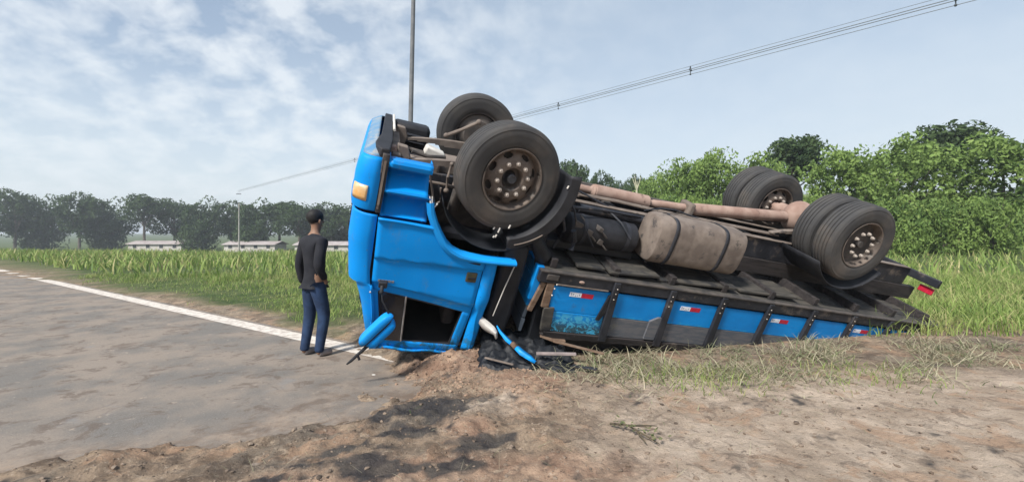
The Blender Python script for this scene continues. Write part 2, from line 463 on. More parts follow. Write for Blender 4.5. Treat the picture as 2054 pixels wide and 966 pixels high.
sand = sstep(X - 0.25 + (fbm(X, Y, 1.3, 4) - 0.5) * 1.6, -0.3, 0.8) * sstep(4.9 - Y, -0.3, 0.6)
sand = np.maximum(sand, sstep(blob(-0.1, 3.75, 0.55, 0.28, 0.3) + (w1 - 0.5) * 0.8, 0.35, 0.75))
orange = sstep(np.maximum.reduce([blob(-0.6, 4.8, 0.55, 0.42), blob(0.12, 4.25, 0.5, 0.22), blob(-0.32, 3.35, 0.22, 0.22, 0.3), blob(-1.35, 3.3, 0.16, 0.08), blob(-0.1, 2.75, 1.4, 0.25, 0.05), blob(-1.3, 2.6, 0.5, 0.2)]) + (w1 - 0.5) * 0.9, 0.25, 0.8)
grassy = sstep(Dn + (fbm(X, Y, 1.1, 4) - 0.5) * 0.9, 0.25, 0.9) * (1 - sstep(S, 0.1, 0.9) * (1 - sstep(Y, 6.5, 8)))
for nm, arr in (('dirt', S), ('oil', oil * S), ('sand', sand), ('orange', orange), ('grassy', grassy)):
    at = me.attributes.new(nm, 'FLOAT', 'POINT'); at.data.foreach_set('value', arr.ravel().astype(np.float32))
k = MatB('soil')
c = k.mix(k.ramp(k.noise(3.0, 8, 0.65), 0.35, 0.65), (0.20, 0.145, 0.102), (0.37, 0.28, 0.20))
c = k.mix(k.ramp(k.noise(1.1, 6, 0.6, dist=0.6), 0.48, 0.62, 0, 0.7), c, (0.20, 0.17, 0.135))
sandc = k.mix(k.ramp(k.noise(2.4, 8, 0.65), 0.38, 0.62), (0.37, 0.29, 0.222), (0.54, 0.44, 0.35))
c = k.mix(k.math('MULTIPLY', k.attr('sand'), 0.9), c, sandc)
c = k.mix(k.ramp(k.noise(2.1, 7, 0.65, dist=0.8), 0.53, 0.62, 0, 0.6), c, (0.40, 0.255, 0.165))
c = k.mix(k.math('MULTIPLY', k.math('SUBTRACT', 1.0, k.attr('sand')), k.ramp(k.noise(3.4, 8, 0.7, dist=0.6), 0.50, 0.58, 0, 0.7)), c, (0.12, 0.088, 0.066))
orc = k.mix(k.ramp(k.noise(5, 7, 0.65), 0.36, 0.64), (0.25, 0.155, 0.108), (0.47, 0.325, 0.23))
c = k.mix(k.math('MULTIPLY', k.attr('orange'), 0.85), c, orc)
c = k.mix(k.ramp(k.noise(4.5, 8, 0.75, dist=0.7), 0.54, 0.61, 0, 0.5), c, (0.12, 0.092, 0.072))
c = k.mix(k.ramp(k.noise(6.5, 8, 0.75, dist=0.5, stretch=(1, 1.6, 1)), 0.56, 0.63, 0, 0.6), c, (0.44, 0.35, 0.26))
c = k.mix(k.ramp(k.noise(15, 6, 0.75), 0.59, 0.66, 0, 0.7), c, (0.06, 0.047, 0.038))
c = k.mix(k.ramp(k.noise(24, 5, 0.75), 0.60, 0.67, 0, 0.65), c, (0.48, 0.40, 0.32))
oilc = k.mix(k.ramp(k.noise(7, 5), 0.4, 0.6), (0.040, 0.039, 0.042), (0.085, 0.076, 0.068))
c = k.mix(k.math('MULTIPLY', k.attr('oil'), 0.92), c, oilc)
gc = k.mix(k.ramp(k.noise(1.7, 6, 0.6), 0.35, 0.65), (0.045, 0.075, 0.022), (0.10, 0.125, 0.045))
c = k.mix(k.attr('grassy'), c, gc)
k.color(c)
k.bump(k.noise(7, 9, 0.72), 0.9, 0.07)
k.bump(k.noise(38, 6, 0.75), 0.8, 0.018)
me.materials.append(k.set(k.math('SUBTRACT', 0.95, k.math('MULTIPLY', k.attr('oil'), 0.25)), 0, 0.25))
ground = bpy.data.objects.new('ground', me); COL.objects.link(ground); tag(ground, kind='structure')

# road: asphalt strip running away to the left, its white edge line, both as sheets
def road_sheet(name, d0, d1, s0, s1, z, mat, ns=160, nd=2):
    b = MB()
    rows = []
    for i in range(ns + 1):
        s_ = s0 + (s1 - s0) * (i / ns) ** 1.6
        rows.append([(RD[0] * s_ + RN[0] * (3.70 + d), RD[1] * s_ + RN[1] * (3.70 + d), z) for d in np.linspace(d0, d1, nd + 1)])
    b.grid(rows)
    o = b.build(name, mat); tag(o, kind='structure')
    co = np.array([v.co[:] for v in o.data.vertices]); fl = spill_film(co[:, 0], co[:, 1])
    at = o.data.attributes.new('film', 'FLOAT', 'POINT'); at.data.foreach_set('value', fl.astype(np.float32)); return o
k = MatB('dusty_asphalt')
c = k.mix(k.ramp(k.noise(120, 3, 0.7), 0.35, 0.7), (0.13, 0.12, 0.108), (0.20, 0.185, 0.168))
c = k.mix(k.ramp(k.noise(1.2, 6, 0.6), 0.38, 0.60, 0, 0.8), c, (0.26, 0.215, 0.175))
c = k.mix(k.ramp(k.noise(3.3, 7, 0.72, dist=0.8), 0.52, 0.62, 0, 0.75), c, (0.12, 0.092, 0.074))
c = k.mix(k.ramp(k.noise(8, 7, 0.7), 0.60, 0.68, 0, 0.8), c, (0.33, 0.27, 0.22))
c = k.mix(k.ramp(k.noise(1.9, 4, 0.6), 0.62, 0.72, 0, 0.5), c, (0.20, 0.20, 0.20))
c = k.mix(k.ramp(k.noise(55, 4, 0.8), 0.56, 0.66, 0, 0.55), c, (0.05, 0.048, 0.045))
c = k.mix(k.ramp(k.noise(48, 4, 0.8), 0.58, 0.68, 0, 0.6), c, (0.40, 0.36, 0.31))
ff = k.math('MULTIPLY', k.attr('film'), k.ramp(k.noise(5.5, 8, 0.75), 0.36, 0.60, 0.12, 1.0))
c = k.mix(ff, c, k.mix(k.ramp(k.noise(4, 7, 0.7), 0.4, 0.6), (0.15, 0.11, 0.082), (0.30, 0.235, 0.18)))
k.color(c); k.bump(k.noise(60, 6, 0.8), 0.6, 0.008)
road_sheet('road', -7.0, 0.22, 0.0, 160, 0.0, k.set(0.9, 0, 0.3), 260, 90)
k = MatB('worn_road_paint')
c = k.mix(k.ramp(k.noise(9, 6, 0.7), 0.42, 0.66), (0.62, 0.57, 0.51), (0.36, 0.31, 0.27))
k.color(c); k.bump(k.noise(120, 4), 0.3, 0.003)
road_sheet('road_marking', -0.13, 0.13, 3.6, 150, 0.005, k.set(0.8, 0, 0.3))

# ------------------------------------------------------------------ the overturned truck
YAW, ROLL, PIT = radians(18.5), radians(22.7), radians(9.0)
Fh = Vector((-cos(YAW), -sin(YAW), 0)); FV = cos(PIT) * Fh + Vector((0, 0, sin(PIT)))
Ah = Vector((-sin(YAW), cos(YAW), 0)); WV = Ah.cross(FV)
if WV.z < 0: WV = -WV
AV = cos(ROLL) * Ah + sin(ROLL) * WV; UV = cos(ROLL) * WV - sin(ROLL) * Ah
TR = Matrix((-FV, AV, UV)).transposed()          # local x: towards the tail, y: away from the camera, z: towards the wheels
BASE = Vector((-0.3, 1.04, -2.08))
HUB = Vector((-0.0139, 4.18, 1.5 + 118 / 900 * 4.18))
truck = empty('overturned_truck')
truck.matrix_world = Matrix.Translation(HUB + TR @ BASE) @ TR.to_4x4()
tag(truck, 'bright blue flatbed truck lying upside down on its crushed roof with wheels in the air', 'truck')
W = 2.08
OFF = tuple(BASE)
def T(mb, name, mat, parent=truck, label=None, **kw):
    o = mb.build(name, M[mat] if isinstance(mat, str) else mat, parent, OFF, **kw)
    if label: o['label'] = label
    return o
def sd_(a, s): return a if s == 0 else W - a

def ip(u, us, vs_): # us descending helper
    return float(np.interp(-u, [-x for x in us], vs_))
FU = [-0.62, -0.9, -1.2, -1.325, -1.345, -1.5, -1.72, -2.12]
FR = [-1.33, -1.33, -1.29, -1.27, -1.205, -1.15, -1.08, -0.96]
SU = [-0.62, -1.2, -1.45, -1.72, -2.07]
SR = [-1.10, -1.08, -1.035, -0.985, -0.90]
def tumble(u): return max(0, -1.35 - u) * 0.10
def sill(r): return -1.40 - (r + 0.98) * 0.16
ARCH = [(-0.64, -0.40), (-0.615, -0.50), (-0.56, -0.61), (-0.50, -0.70), (-0.44, -0.78), (-0.37, -0.835), (-0.28, -0.87), (-0.18, -0.885), (-0.05, -0.89), (0.12, -0.885), (0.30, -0.875)]
ARX = [p[0] for p in ARCH]; ARU = [p[1] for p in ARCH]
def side_a(r, u):
    a = tumble(u)
    a -= 0.022 * float(sstep(np.array(u), -1.045, -1.025))          # pressed step across the door
    a += 0.022 * float(sstep(np.array(-u), -(sill(r) + 0.105), -(sill(r) + 0.075)))   # waist below the window
    a -= 0.022 * float(sstep(np.array(u), -0.675, -0.65))           # door bottom lip
    a += 0.010 * sin(r * 9 + u * 5) * 0.35
    return a
def loft(b, top, bot, n, s, us=None):
    """top(t), bot(t) give (r,u) points; t list"""
    rows = []
    for i in range(n + 1):
        f = i / n if us is None else us[i]
        row = []
        for (r0, u0), (r1, u1) in zip(top, bot):
            r = r0 + (r1 - r0) * f; u = u0 + (u1 - u0) * f
            row.append((r, sd_(side_a(r, u), s), u))
        rows.append(row)
    b.grid(rows)
def arch_u(r):
    if r <= -0.60: return -0.635
    return min(-0.635, float(np.interp(r, ARX, ARU)) - 0.025)
for s in (0, 1):
    # door: skin below the window, window frame of four sides
    b = MB()
    rs = np.concatenate([np.linspace(-1.092, -0.66, 10), np.linspace(-0.63, -0.3, 16), np.linspace(-0.26, -0.012, 6)])
    top = []; bot = []
    for r in rs:
        rb = r
        top.append((r, arch_u(r)))
        fr = (r + 1.092) / 1.08
        r2 = -1.045 + fr * (1.045 - 0.012)
        bot.append((r2, sill(r2)))
    loft(b, top, bot, 46, s)
    # front pillar, rear pillar, roof rail of the window frame
    def seg(p0, p1, p2, p3, n1=10, n2=8):
        t_ = [(p0[0] + (p1[0] - p0[0]) * i / n1, p0[1] + (p1[1] - p0[1]) * i / n1) for i in range(n1 + 1)]
        b_ = [(p3[0] + (p2[0] - p3[0]) * i / n1, p3[1] + (p2[1] - p3[1]) * i / n1) for i in range(n1 + 1)]
        loft(b, t_, b_, n2, s)
    seg((-1.045, sill(-1.045)), (-0.97, sill(-0.97)), (-0.86, -1.995), (-0.93, -1.995), 3, 10)
    seg((-0.10, sill(-0.10)), (-0.012, sill(-0.012)), (-0.04, -1.995), (-0.14, -1.995), 3, 10)
    seg((-0.93, -1.995), (-0.04, -1.995), (-0.04, -2.085), (-0.90, -2.085), 24, 3)
    door = T(b, 'door', 'blue', noise=0.014, nscale=2.6, label=('door facing the camera, hanging upside down with its window gone' if s == 0 else 'door on the far side'), solid=0.028)
    # black rubber window channel
    w = MB()
    a0 = 0.075
    for (p0, p1) in (((-0.97, sill(-0.97)), (-0.10, sill(-0.10))), ((-0.10, sill(-0.10)), (-0.14, -1.995)), ((-0.14, -1.995), (-0.86, -1.995)), ((-0.86, -1.995), (-0.97, sill(-0.97)))):
        w.tube([(p0[0], sd_(side_a(*p0) + 0.012, s), p0[1]), (p1[0], sd_(side_a(*p1) + 0.012, s), p1[1])], 0.013, 6)
    T(w, 'window_seal', 'black', parent=door)
    w = MB(); w.tube([(-0.70, sd_(0.03, s), sill(-0.70) + 0.01), (-0.655, sd_(0.075, s), -1.99)], 0.009, 6)
    T(w, 'window_divider', 'steel', parent=door)
    w = MB(); w.poly([(-0.96, sill(-0.96)), (-0.705, sill(-0.70)), (-0.66, -1.99), (-0.855, -1.99)], sd_(0.07, s), sd_(0.075, s))
    T(w, 'quarter_glass', 'glass', parent=door)
    # handle
    w = MB(); w.box((-0.165, sd_(-0.012, s), -1.175), (-0.055, sd_(0.02, s), -1.065))
    h = T(w, 'door_handle', 'olive', parent=door, bevel=0.012)
    w = MB(); w.box((-0.15, sd_(-0.022, s), -1.135), (-0.07, sd_(-0.008, s), -1.115))
    T(w, 'handle_grip', 'black', parent=door, bevel=0.004)
    # front corner: side turns round into the front
    rows = []
    for u in np.linspace(-0.625, -2.09, 70):
        rf = ip(u, FU, FR); rs0 = ip(u, SU, SR)
        rad = min(0.17, rs0 - rf)
        row = [(rs0 - 0.004, sd_(tumble(u) - 0.004, s), u)]
        for t in np.linspace(0, pi / 2, 9):
            row.append((rf + rad - rad * sin(t), sd_(tumble(u) - 0.004 + rad - rad * cos(t), s), u))
        rows.append(row)
    b = MB(); b.grid(rows); T(b, 'corner_panel', 'blue', solid=0.02, noise=0.01, nscale=3)
    # rear corner of the cab
    b = MB()
    rows = []
    for u in np.linspace(-0.90, -2.04, 26):
        row = [(-0.004, sd_(tumble(u) + (0.022 if u < sill(-0.01) + 0.09 else 0), s), u), (0.07 + 0.015 * sin(u * 9), sd_(tumble(u) - 0.004, s), u), (0.12, sd_(tumble(u) + 0.012, s), u), (0.145, sd_(tumble(u) + 0.05, s), u), (0.15, sd_(0.16, s), u)]
        rows.append(row)
    b.grid(rows); T(b, 'rear_corner_panel', 'blue', solid=0.02, noise=0.012, nscale=5)
    # wheel arch lip, flared outwards
    rows = []
    for i, (r, u) in enumerate(ARCH):
        p0 = ARCH[max(0, i - 1)]; p1 = ARCH[min(len(ARCH) - 1, i + 1)]
        d = Vector((p1[0] - p0[0], 0, p1[1] - p0[1])).normalized()
        nn = Vector((d.z, 0, -d.x))
        if nn.z > 0 or (abs(nn.z) < 0.01 and nn.x > 0): nn = -nn
        wv = 0.062 if i < 7 else 0.05 - 0.003 * (i - 7)
        P = Vector((r, 0, u))
        row = []
        for (dn, da) in ((-0.008, 0.06), (-0.004, -0.03), (0.006, -0.055), (0.5, -0.060), (1.0, -0.045), (1.08, -0.02), (1.0, 0.0)):
            q_ = P + nn * (dn * wv if dn > 0.01 else dn)
            row.append((q_.x, sd_(da, s), q_.z))
        rows.append(row)
    b = MB(); b.grid(rows); T(b, 'wheel_arch_trim', 'blue_light', sub=1)
    w = MB(); w.tube([(r - 0.01 + (0.0 if i > 5 else -0.065), sd_(-0.012, s), u - (0.07 if i > 2 else 0.03)) for i, (r, u) in enumerate(ARCH[:-2]) if i > 1], 0.011, 6)
    T(w, 'arch_seal', 'black')
    # stepwell with two recessed treads
    prof = [(0.10, -0.09), (0.0, -0.10), (-0.01, -0.13), (0.0, -0.165), (0.02, -0.172), (0.20, -0.18), (0.19, -0.23), (0.06, -0.335), (0.0, -0.365), (-0.008, -0.385), (0.0, -0.40), (0.02, -0.408), (0.20, -0.42), (0.19, -0.48), (0.09, -0.59), (0.02, -0.62), (0.06, -0.66)]
    rr = lambda u: -0.70 + (u + 0.1) * -0.0 + (0.0 if u > -0.4 else 0.04)
    b = MB()
    rows = []
    for (a, u) in prof:
        rows.append([(r, sd_(a, s), u + 0.010 * (r + 0.9)) for r in np.linspace(-1.075, rr(u), 12)])
    b.grid(rows)
    for x_ in (-1.075, -0.70):
        b.add([(x_, sd_(a, s), u) for a, u in prof] + [(x_, sd_(0.24, s), -0.09), (x_, sd_(0.24, s), -0.66)], [tuple(range(len(prof))) + (len(prof) + 1, len(prof))])
    T(b, 'entry_step', 'blue', solid=0.008, angle=25)
    # grey upright strip behind the bumper end
    b = MB(); b.poly([(-1.145, -0.06), (-1.085, -0.06), (-1.08, -0.34), (-1.085, -0.60), (-1.13, -0.60), (-1.14, -0.3)], sd_(-0.012, s), sd_(0.05, s))
    T(b, 'bumper_end_strip', 'chassis', bevel=0.006)
    b = MB(); b.box((-1.125, sd_(-0.018, s), -0.56), (-1.105, sd_(-0.006, s), -0.12))
    T(b, 'strip_edge', 'dusty')
    # wheelhouse liner above the tyre (below it, as the truck lies)
    rows = []
    for t in np.linspace(radians(196), radians(318), 22):
        rows.append([(0.60 * cos(t) + 0.02, sd_(a, s), 0.60 * sin(t) - 0.20) for a in (0.02, 0.2, 0.45)])
    b = MB(); b.grid(rows); T(b, 'wheelhouse', 'black_soft', solid=0.01)

# bumper: rounded in plan, sweeps across the whole front
def plan(e, t0=0.0, t1=1.0, n=40, re=-1.135):
    cr = 0.14 + e
    pts = []
    pts.append((re, -e))
    for t in np.linspace(0, pi / 2, 10): pts.append((-1.20 - cr * sin(t), 0.14 - cr * cos(t)))
    for t in np.linspace(0, 1, 14)[1:-1]: pts.append((-1.20 - cr - 0.0 * sin(pi * t), 0.14 + (W - 0.28) * t))
    for t in np.linspace(pi / 2, 0, 10): pts.append((-1.20 - cr * sin(t), W - 0.14 + cr * cos(t)))
    pts.append((re, W + e))
    return pts
prof = [(-0.14, -0.04), (-0.12, -0.045), (-0.055, -0.085), (-0.03, -0.105), (-0.012, -0.14), (0.004, -0.20), (0.012, -0.28), (0.012, -0.36), (0.018, -0.42), (0.016, -0.52), (0.004, -0.585), (-0.03, -0.605), (-0.07, -0.61)]
b = MB(); b.grid([[(r, a, u) for r, a in plan(e)] for e, u in prof[3:]]); bumper = T(b, 'front_bumper', 'blue', solid=0.01)
b = MB(); b.grid([[(r, a, u) for r, a in plan(e)] for e, u in prof[:4]]); T(b, 'bumper_chin', 'blue_sky_dusty', solid=0.01)
b = MB()
for s in (0, 1):
    for e_, mat_ in ((0.022, None),):
        pass
for s in (0, 1):
    rows = []
    for u in np.linspace(-0.365, -0.505, 5):
        row = []
        for t in np.linspace(radians(8), radians(62), 9):
            e = 0.021 + 0.006 * sin(pi * (u + 0.365) / -0.14)
            cr = 0.14 + e
            if t < 0: row.append((-1.20 + 0.03, sd_(-e, s), u))
            else: row.append((-1.20 - cr * sin(t), sd_(0.14 - cr * cos(t), s), u))
        rows.append(row)
    b = MB(); b.grid(rows); T(b, 'headlight', 'cream', label=('cream and orange corner lamp' if s == 0 else None), solid=0.012)
# front face, grille, windscreen
b = MB(); b.grid([[(ip(u, FU, FR) - 0.02 * sin(pi * t), 0.166 + (W - 0.332) * t, u) for t in np.linspace(0, 1, 12)] for u in np.linspace(-0.63, -1.34, 12)])
T(b, 'front_panel', 'blue', solid=0.02)
for i in range(5):
    u = -0.70 - 0.11 * i
    b = MB(); b.box((ip(u, FU, FR) - 0.022, 0.45, u - 0.03), (ip(u, FU, FR) + 0.02, W - 0.45, u + 0.03)); T(b, 'grille_slat', 'black', bevel=0.008)
b = MB(); b.grid([[(ip(u, FU, FR) + 0.015 - 0.04 * sin(pi * t) + 0.02 * sin(t * 23 + u * 17), 0.12 + (W - 0.24) * t, u) for t in np.linspace(0, 1, 24)] for u in np.linspace(-1.36, -2.02, 14)])
T(b, 'windscreen', 'windscreen', solid=0.008, label='cracked windscreen')
# roof, crushed and wavy; rear wall; cab floor
b = MB(); b.grid([[(r, 0.07 + (W - 0.14) * t, -2.085 - 0.01 * sin(pi * t) + 0.012 * sin(r * 14 + t * 9)) for t in np.linspace(0, 1, 30)] for r in np.linspace(-0.96, 0.13, 18)])
T(b, 'roof', 'blue', solid=0.02)
b = MB(); b.grid([[(0.15, 0.14 + (W - 0.28) * t, u) for t in (0, 0.5, 1)] for u in np.linspace(-0.86, -2.03, 4)])
T(b, 'rear_wall', 'black', solid=0.02)
b = MB(); b.box((-1.25, 0.14, -0.70), (-0.66, W - 0.14, -0.64)); b.box((-0.66, 0.46, -0.92), (0.14, W - 0.46, -0.86))
T(b, 'cab_floor', 'chassis')
b = MB(); b.grid([[(r, 0.10 + (W - 0.20) * t, -2.03) for t in np.linspace(0, 1, 4)] for r in (-0.93, 0.12)]); T(b, 'headliner', 'lining')
b = MB(); b.box((-1.0, W - 0.14, -1.99), (0.10, W - 0.125, -0.72)); T(b, 'door_trim', 'lining')
b = MB(); b.box((0.10, 0.12, -2.02), (0.125, W - 0.12, -0.88)); T(b, 'rear_lining', 'lining')
b = MB(); b.box((-1.12, 0.12, -1.42), (-0.93, W - 0.12, -1.0)); T(b, 'dashboard', 'interior', bevel=0.04)
for a in (0.28, 1.30):
    seat = MB().box((-0.62, a, -1.35), (-0.12, a + 0.5, -1.2)).box((-0.24, a, -1.88), (-0.10, a + 0.5, -1.34))
    T(seat, 'cab_seat', 'seat', bevel=0.04)
b = MB(); b.lathe([(0.20 + 0.014 * cos(t), 0.014 * sin(t)) for t in np.linspace(0, 2 * pi, 9)], (-0.80, 0.52, -1.50), 'x', 28); b.tube([(-0.8, 0.33, -1.5), (-0.8, 0.71, -1.5)], 0.013, 6); b.tube([(-0.8, 0.52, -1.5), (-0.95, 0.52, -1.3)], 0.02, 6)
T(b, 'steering_wheel', 'interior')
# faded emblem on the door near the hinge, hinge bracket, dark mirror bracket
b = MB()
for i in range(5): b.box((-0.995 + i * 0.031, -0.008, -1.285 + 0.0), (-0.972 + i * 0.031, 0.0, -1.262), jit=0.002)
T(b, 'emblem', 'faded')
b = MB(); b.box((-0.985, -0.06, -1.325), (-0.905, 0.01, -1.265)); b.tube([(-0.95, -0.05, -1.30), (-0.95, -0.10, -1.36)], 0.02, 8)
T(b, 'mirror_bracket', 'black', bevel=0.01)
b = MB(); b.sphere((-1.045, -0.012, -1.405), 0.011, 8, 6); T(b, 'rivet', 'steel')
# side mirror hanging from its cable
mir = MB()
ax = Vector((-0.235, 0, -0.36)).normalized(); sdv = Vector((-ax.z, 0, ax.x)).normalized()
cen = Vector((-0.925, -0.17, -1.725)); av = Vector((0, 1, 0))
def shell(b, w0, w1, depth0, depth1, ln, cut=1.0):
    rows = []
    for t in np.linspace(-1, 1, 15):
        k1 = (1 - abs(t) ** 6) ** 0.6 * 0.62 + 0.38
        row = []
        for q_ in np.linspace(0, 2 * pi, 17)[:-1]:
            cx, sx = cos(q_), sin(q_)
            cx = math.copysign(abs(cx) ** 0.38, cx); sx = math.copysign(abs(sx) ** 0.38, sx)
            off = w0 + (w1 - w0) * (cx + 1) / 2
            row.append(cen + ax * (t * ln) + sdv * off * k1 + av * ((depth0 + (depth1 - depth0) * (sx + 1) / 2) * k1))
        rows.append(row)
    o0 = len(b.v); b.grid(rows, True)
    b.f.append(tuple(range(o0, o0 + 16))); b.f.append(tuple(range(o0 + 14 * 16, o0 + 15 * 16)))
shell(mir, -0.075, 0.005, -0.06, 0.06, 0.215)
mirror = T(mir, 'side_mirror', 'blue_light', label='blue side mirror hanging loose from its cable', angle=60)
mir = MB(); shell(mir, -0.004, 0.016, -0.05, 0.055, 0.205); T(mir, 'mirror_seam', 'black', parent=mirror, angle=60)
mir = MB(); shell(mir, 0.014, 0.10, -0.052, 0.06, 0.185); T(mir, 'mirror_back', 'blue', parent=mirror, angle=60)
mir = MB(); mir.tube([(-0.95, -0.08, -1.34), (-0.93, -0.12, -1.42), (-0.87, -0.15, -1.50), (-0.845, -0.16, -1.56)], 0.008, 6); T(mir, 'mirror_cable', 'black', parent=mirror)
mir = MB(); mir.tube([(-0.985, -0.17, -1.90), (-1.06, -0.18, -2.00), (-1.115, -0.19, -2.075), (-1.15, -0.2, -2.11)], [0.018, 0.016, 0.014, 0.008], 8); mir.tube([(-1.07, -0.18, -2.0), (-1.04, -0.20, -2.05)], 0.012, 6)
T(mir, 'mirror_arm', 'black', parent=mirror)

# underside of the front: bracket panel behind the bumper chin, far step box, bumper beam
b = MB(); b.poly([(-1.225, 0.30), (-1.215, 0.12), (-1.17, 0.03), (-1.09, 0.03), (-1.07, 0.5), (-1.075, W + 0.0), (-1.165, W + 0.0), (-1.17, 1.2), (-1.18, 0.7)], -0.12, -0.02, 'z')
T(b, 'bumper_tray', 'black', bevel=0.01, noise=0.01)
b = MB(); b.tube([(-1.055, 1.05, -0.03), (-1.06, W - 0.02, -0.02)], 0.014, 8); T(b, 'bumper_rod', 'pale')
b = MB(); b.box((-1.06, W - 0.32, -0.36), (-0.60, W - 0.02, -0.045)); far_step = T(b, 'step_box', 'black', bevel=0.05)
b = MB(); b.tube([(-1.02, W - 0.325, -0.16), (-0.66, W - 0.325, -0.17)], 0.03, 8, squash=0.6); b.tube([(-1.02, W - 0.325, -0.25), (-0.66, W - 0.325, -0.25)], 0.018, 8, squash=0.6)
T(b, 'step_rib', 'chassis', parent=far_step)
b = MB(); b.box((-1.06, 0.35, -0.24), (-0.98, W - 0.35, -0.12)); T(b, 'bumper_beam', 'dusty', bevel=0.01)
for a in (0.50, 1.58):
    b = MB(); b.poly([(-1.10, -0.08), (-1.03, -0.07), (-1.0, -0.16), (-1.06, -0.24), (-1.13, -0.2)], a - 0.05, a + 0.05); T(b, 'tow_bracket', 'dusty_pink', bevel=0.01)
    b = MB(); b.poly([(-1.02, -0.05), (-0.92, -0.06), (-0.88, -0.15), (-0.90, -0.26), (-1.0, -0.26)], a - 0.045, a + 0.065); T(b, 'spring_hanger', 'dusty', bevel=0.01)

# chassis rails: channel sections with lighter upper flange
for a, s in ((0.62, 1), (1.40, -1)):
    b = MB()
    prof = [(0, -0.30), (0.075 * s, -0.30), (0.075 * s, -0.315), (0.01 * s, -0.315), (0.01 * s, -0.565), (0.075 * s, -0.565), (0.075 * s, -0.58), (0, -0.58)]
    b.poly([(a + p, u) for p, u in prof], -0.95, 6.9, 'x')
    T(b, 'chassis_rail', 'chassis', bevel=0.004)
    b = MB(); b.box((0.55, a - 0.02 if s > 0 else a - 0.085, -0.30), (6.85, a + 0.085 if s > 0 else a + 0.02, -0.288)); T(b, 'rail_flange', 'dusty', bevel=0.003)
for r in (-0.72, 0.55, 1.75, 3.0, 4.0, 5.2, 6.6):
    b = MB(); b.box((r - 0.06, 0.64, -0.52), (r + 0.06, 1.38, -0.36)); T(b, 'cross_member', 'dusty_dark', bevel=0.01)
# leaf springs
def spring(ac, r0, n=6, half=0.98):
    for i in range(n):
        hl = half - i * 0.11
        rows = []
        for t in np.linspace(-1, 1, 17):
            z = -0.205 + 0.115 * (1 - (t * hl / half) ** 2) + 0.0 - i * 0.014
            if i == 0: z = -0.205 + 0.115 * (1 - t * t)
            x = r0 + t * hl
            rows.append([(x, ac - 0.04, z), (x, ac + 0.04, z), (x, ac + 0.04, z + 0.0125), (x, ac - 0.04, z + 0.0125)])
        b = MB(); o0 = 0; b.grid(rows, True); b.f.append((0, 1, 2, 3)); L = 16 * 4; b.f.append((L, L + 1, L + 2, L + 3))
        yield b
for ac in (0.50, 1.58):
    for b in spring(ac, 0.0): T(b, 'spring_leaf', 'dusty')
# front axle beam with steering arms, rods, shock absorber
b = MB(); b.tube([(0, 0.22, 0.0), (0, 0.32, -0.02), (0, 0.48, -0.06), (0, 1.04, -0.065), (0, 1.60, -0.06), (0, 1.76, -0.02), (0, 1.86, 0.0)], [0.06, 0.06, 0.05, 0.045, 0.05, 0.06, 0.06], 12)
T(b, 'front_axle', 'dusty')
b = MB(); b.tube([(-0.42, 1.66, -0.06), (-0.25, 1.66, 0.05), (-0.06, 1.66, 0.19)], [0.024, 0.022, 0.022], 8); b.sphere((-0.06, 1.66, 0.19), 0.036); b.sphere((-0.42, 1.66, -0.06), 0.034)
T(b, 'drag_link', 'dusty')
b = MB(); b.tube([(0.12, 1.80, 0.02), (0.12, 0.3, 0.02)], 0.02, 8); T(b, 'tie_rod', 'dusty')
b = MB(); b.tube([(-0.03, 1.78, 0.15), (-0.055, 1.76, 0.20)], 0.018, 6); T(b, 'axle_pin', 'pale')
b = MB(); b.tube([(-0.485, 0.40, -0.12), (-0.50, 0.38, -0.25), (-0.485, 0.38, -0.39)], 0.013, 8); b.sphere((-0.485, 0.38, -0.39), 0.028); b.sphere((-0.485, 0.40, -0.12), 0.022)
T(b, 'stabiliser_rod', 'dusty')
b = MB(); b.tube([(-0.70, 0.36, -0.33), (-0.56, 0.39, -0.335), (-0.40, 0.42, -0.35)], 0.016, 8); T(b, 'stabiliser_bar', 'dusty')
b = MB(); b.tube([(-0.70, 0.30, -0.20), (-0.62, 0.30, -0.42), (-0.60, 0.25, -0.50)], 0.022, 8, squash=0.4); T(b, 'step_stay', 'dusty')
b = MB(); b.tube([(-0.33, 0.5, -0.16), (-0.36, 0.5, -0.62)], 0.055, 14); T(b, 'shock_absorber', 'dusty_dark')
b = MB(); b.tube([(-0.34, 0.5, -0.17), (-0.36, 0.5, -0.36)], 0.062, 14); T(b, 'shock_cover', 'dusty')
b = MB(); b.box((-0.70, 1.03, -0.24), (-0.48, 1.20, -0.14), rot=Matrix.Rotation(0.25, 3, 'Y')); T(b, 'fluid_reservoir', 'pale', bevel=0.02)
b = MB(); b.sphere((-0.56, 0.93, -0.22), 0.035, 10, 8); T(b, 'reservoir_cap', 'pale')
b = MB(); b.box((-0.90, 0.66, -0.40), (-0.55, 0.86, -0.20)); b.tube([(-0.9, 0.76, -0.3), (-1.0, 0.76, -0.28)], 0.05, 10); T(b, 'steering_box', 'dusty', bevel=0.03)
b = MB(); b.tube([(-0.86, 0.72, -0.14), (-0.7, 0.75, -0.17), (-0.5, 0.8, -0.15)], 0.02, 8); b.tube([(-0.95, 1.5, -0.28), (-0.6, 1.3, -0.26), (-0.3, 1.15, -0.3), (0.2, 1.1, -0.26)], 0.025, 8); T(b, 'brake_hose', 'dusty_dark')
# engine and gearbox mass between the rails
b = MB(); b.box((-0.72, 0.74, -0.95), (0.35, 1.34, -0.34)); T(b, 'engine_block', 'dusty_dark', bevel=0.05)
b = MB(); b.box((-0.55, 0.80, -0.36), (0.15, 1.28, -0.20)); T(b, 'oil_pan', 'dusty', bevel=0.05)
b = MB(); b.tube([(0.35, 1.04, -0.52), (0.6, 1.04, -0.48), (0.95, 1.04, -0.36)], [0.26, 0.2, 0.11], 16); T(b, 'gearbox', 'dusty_dark')

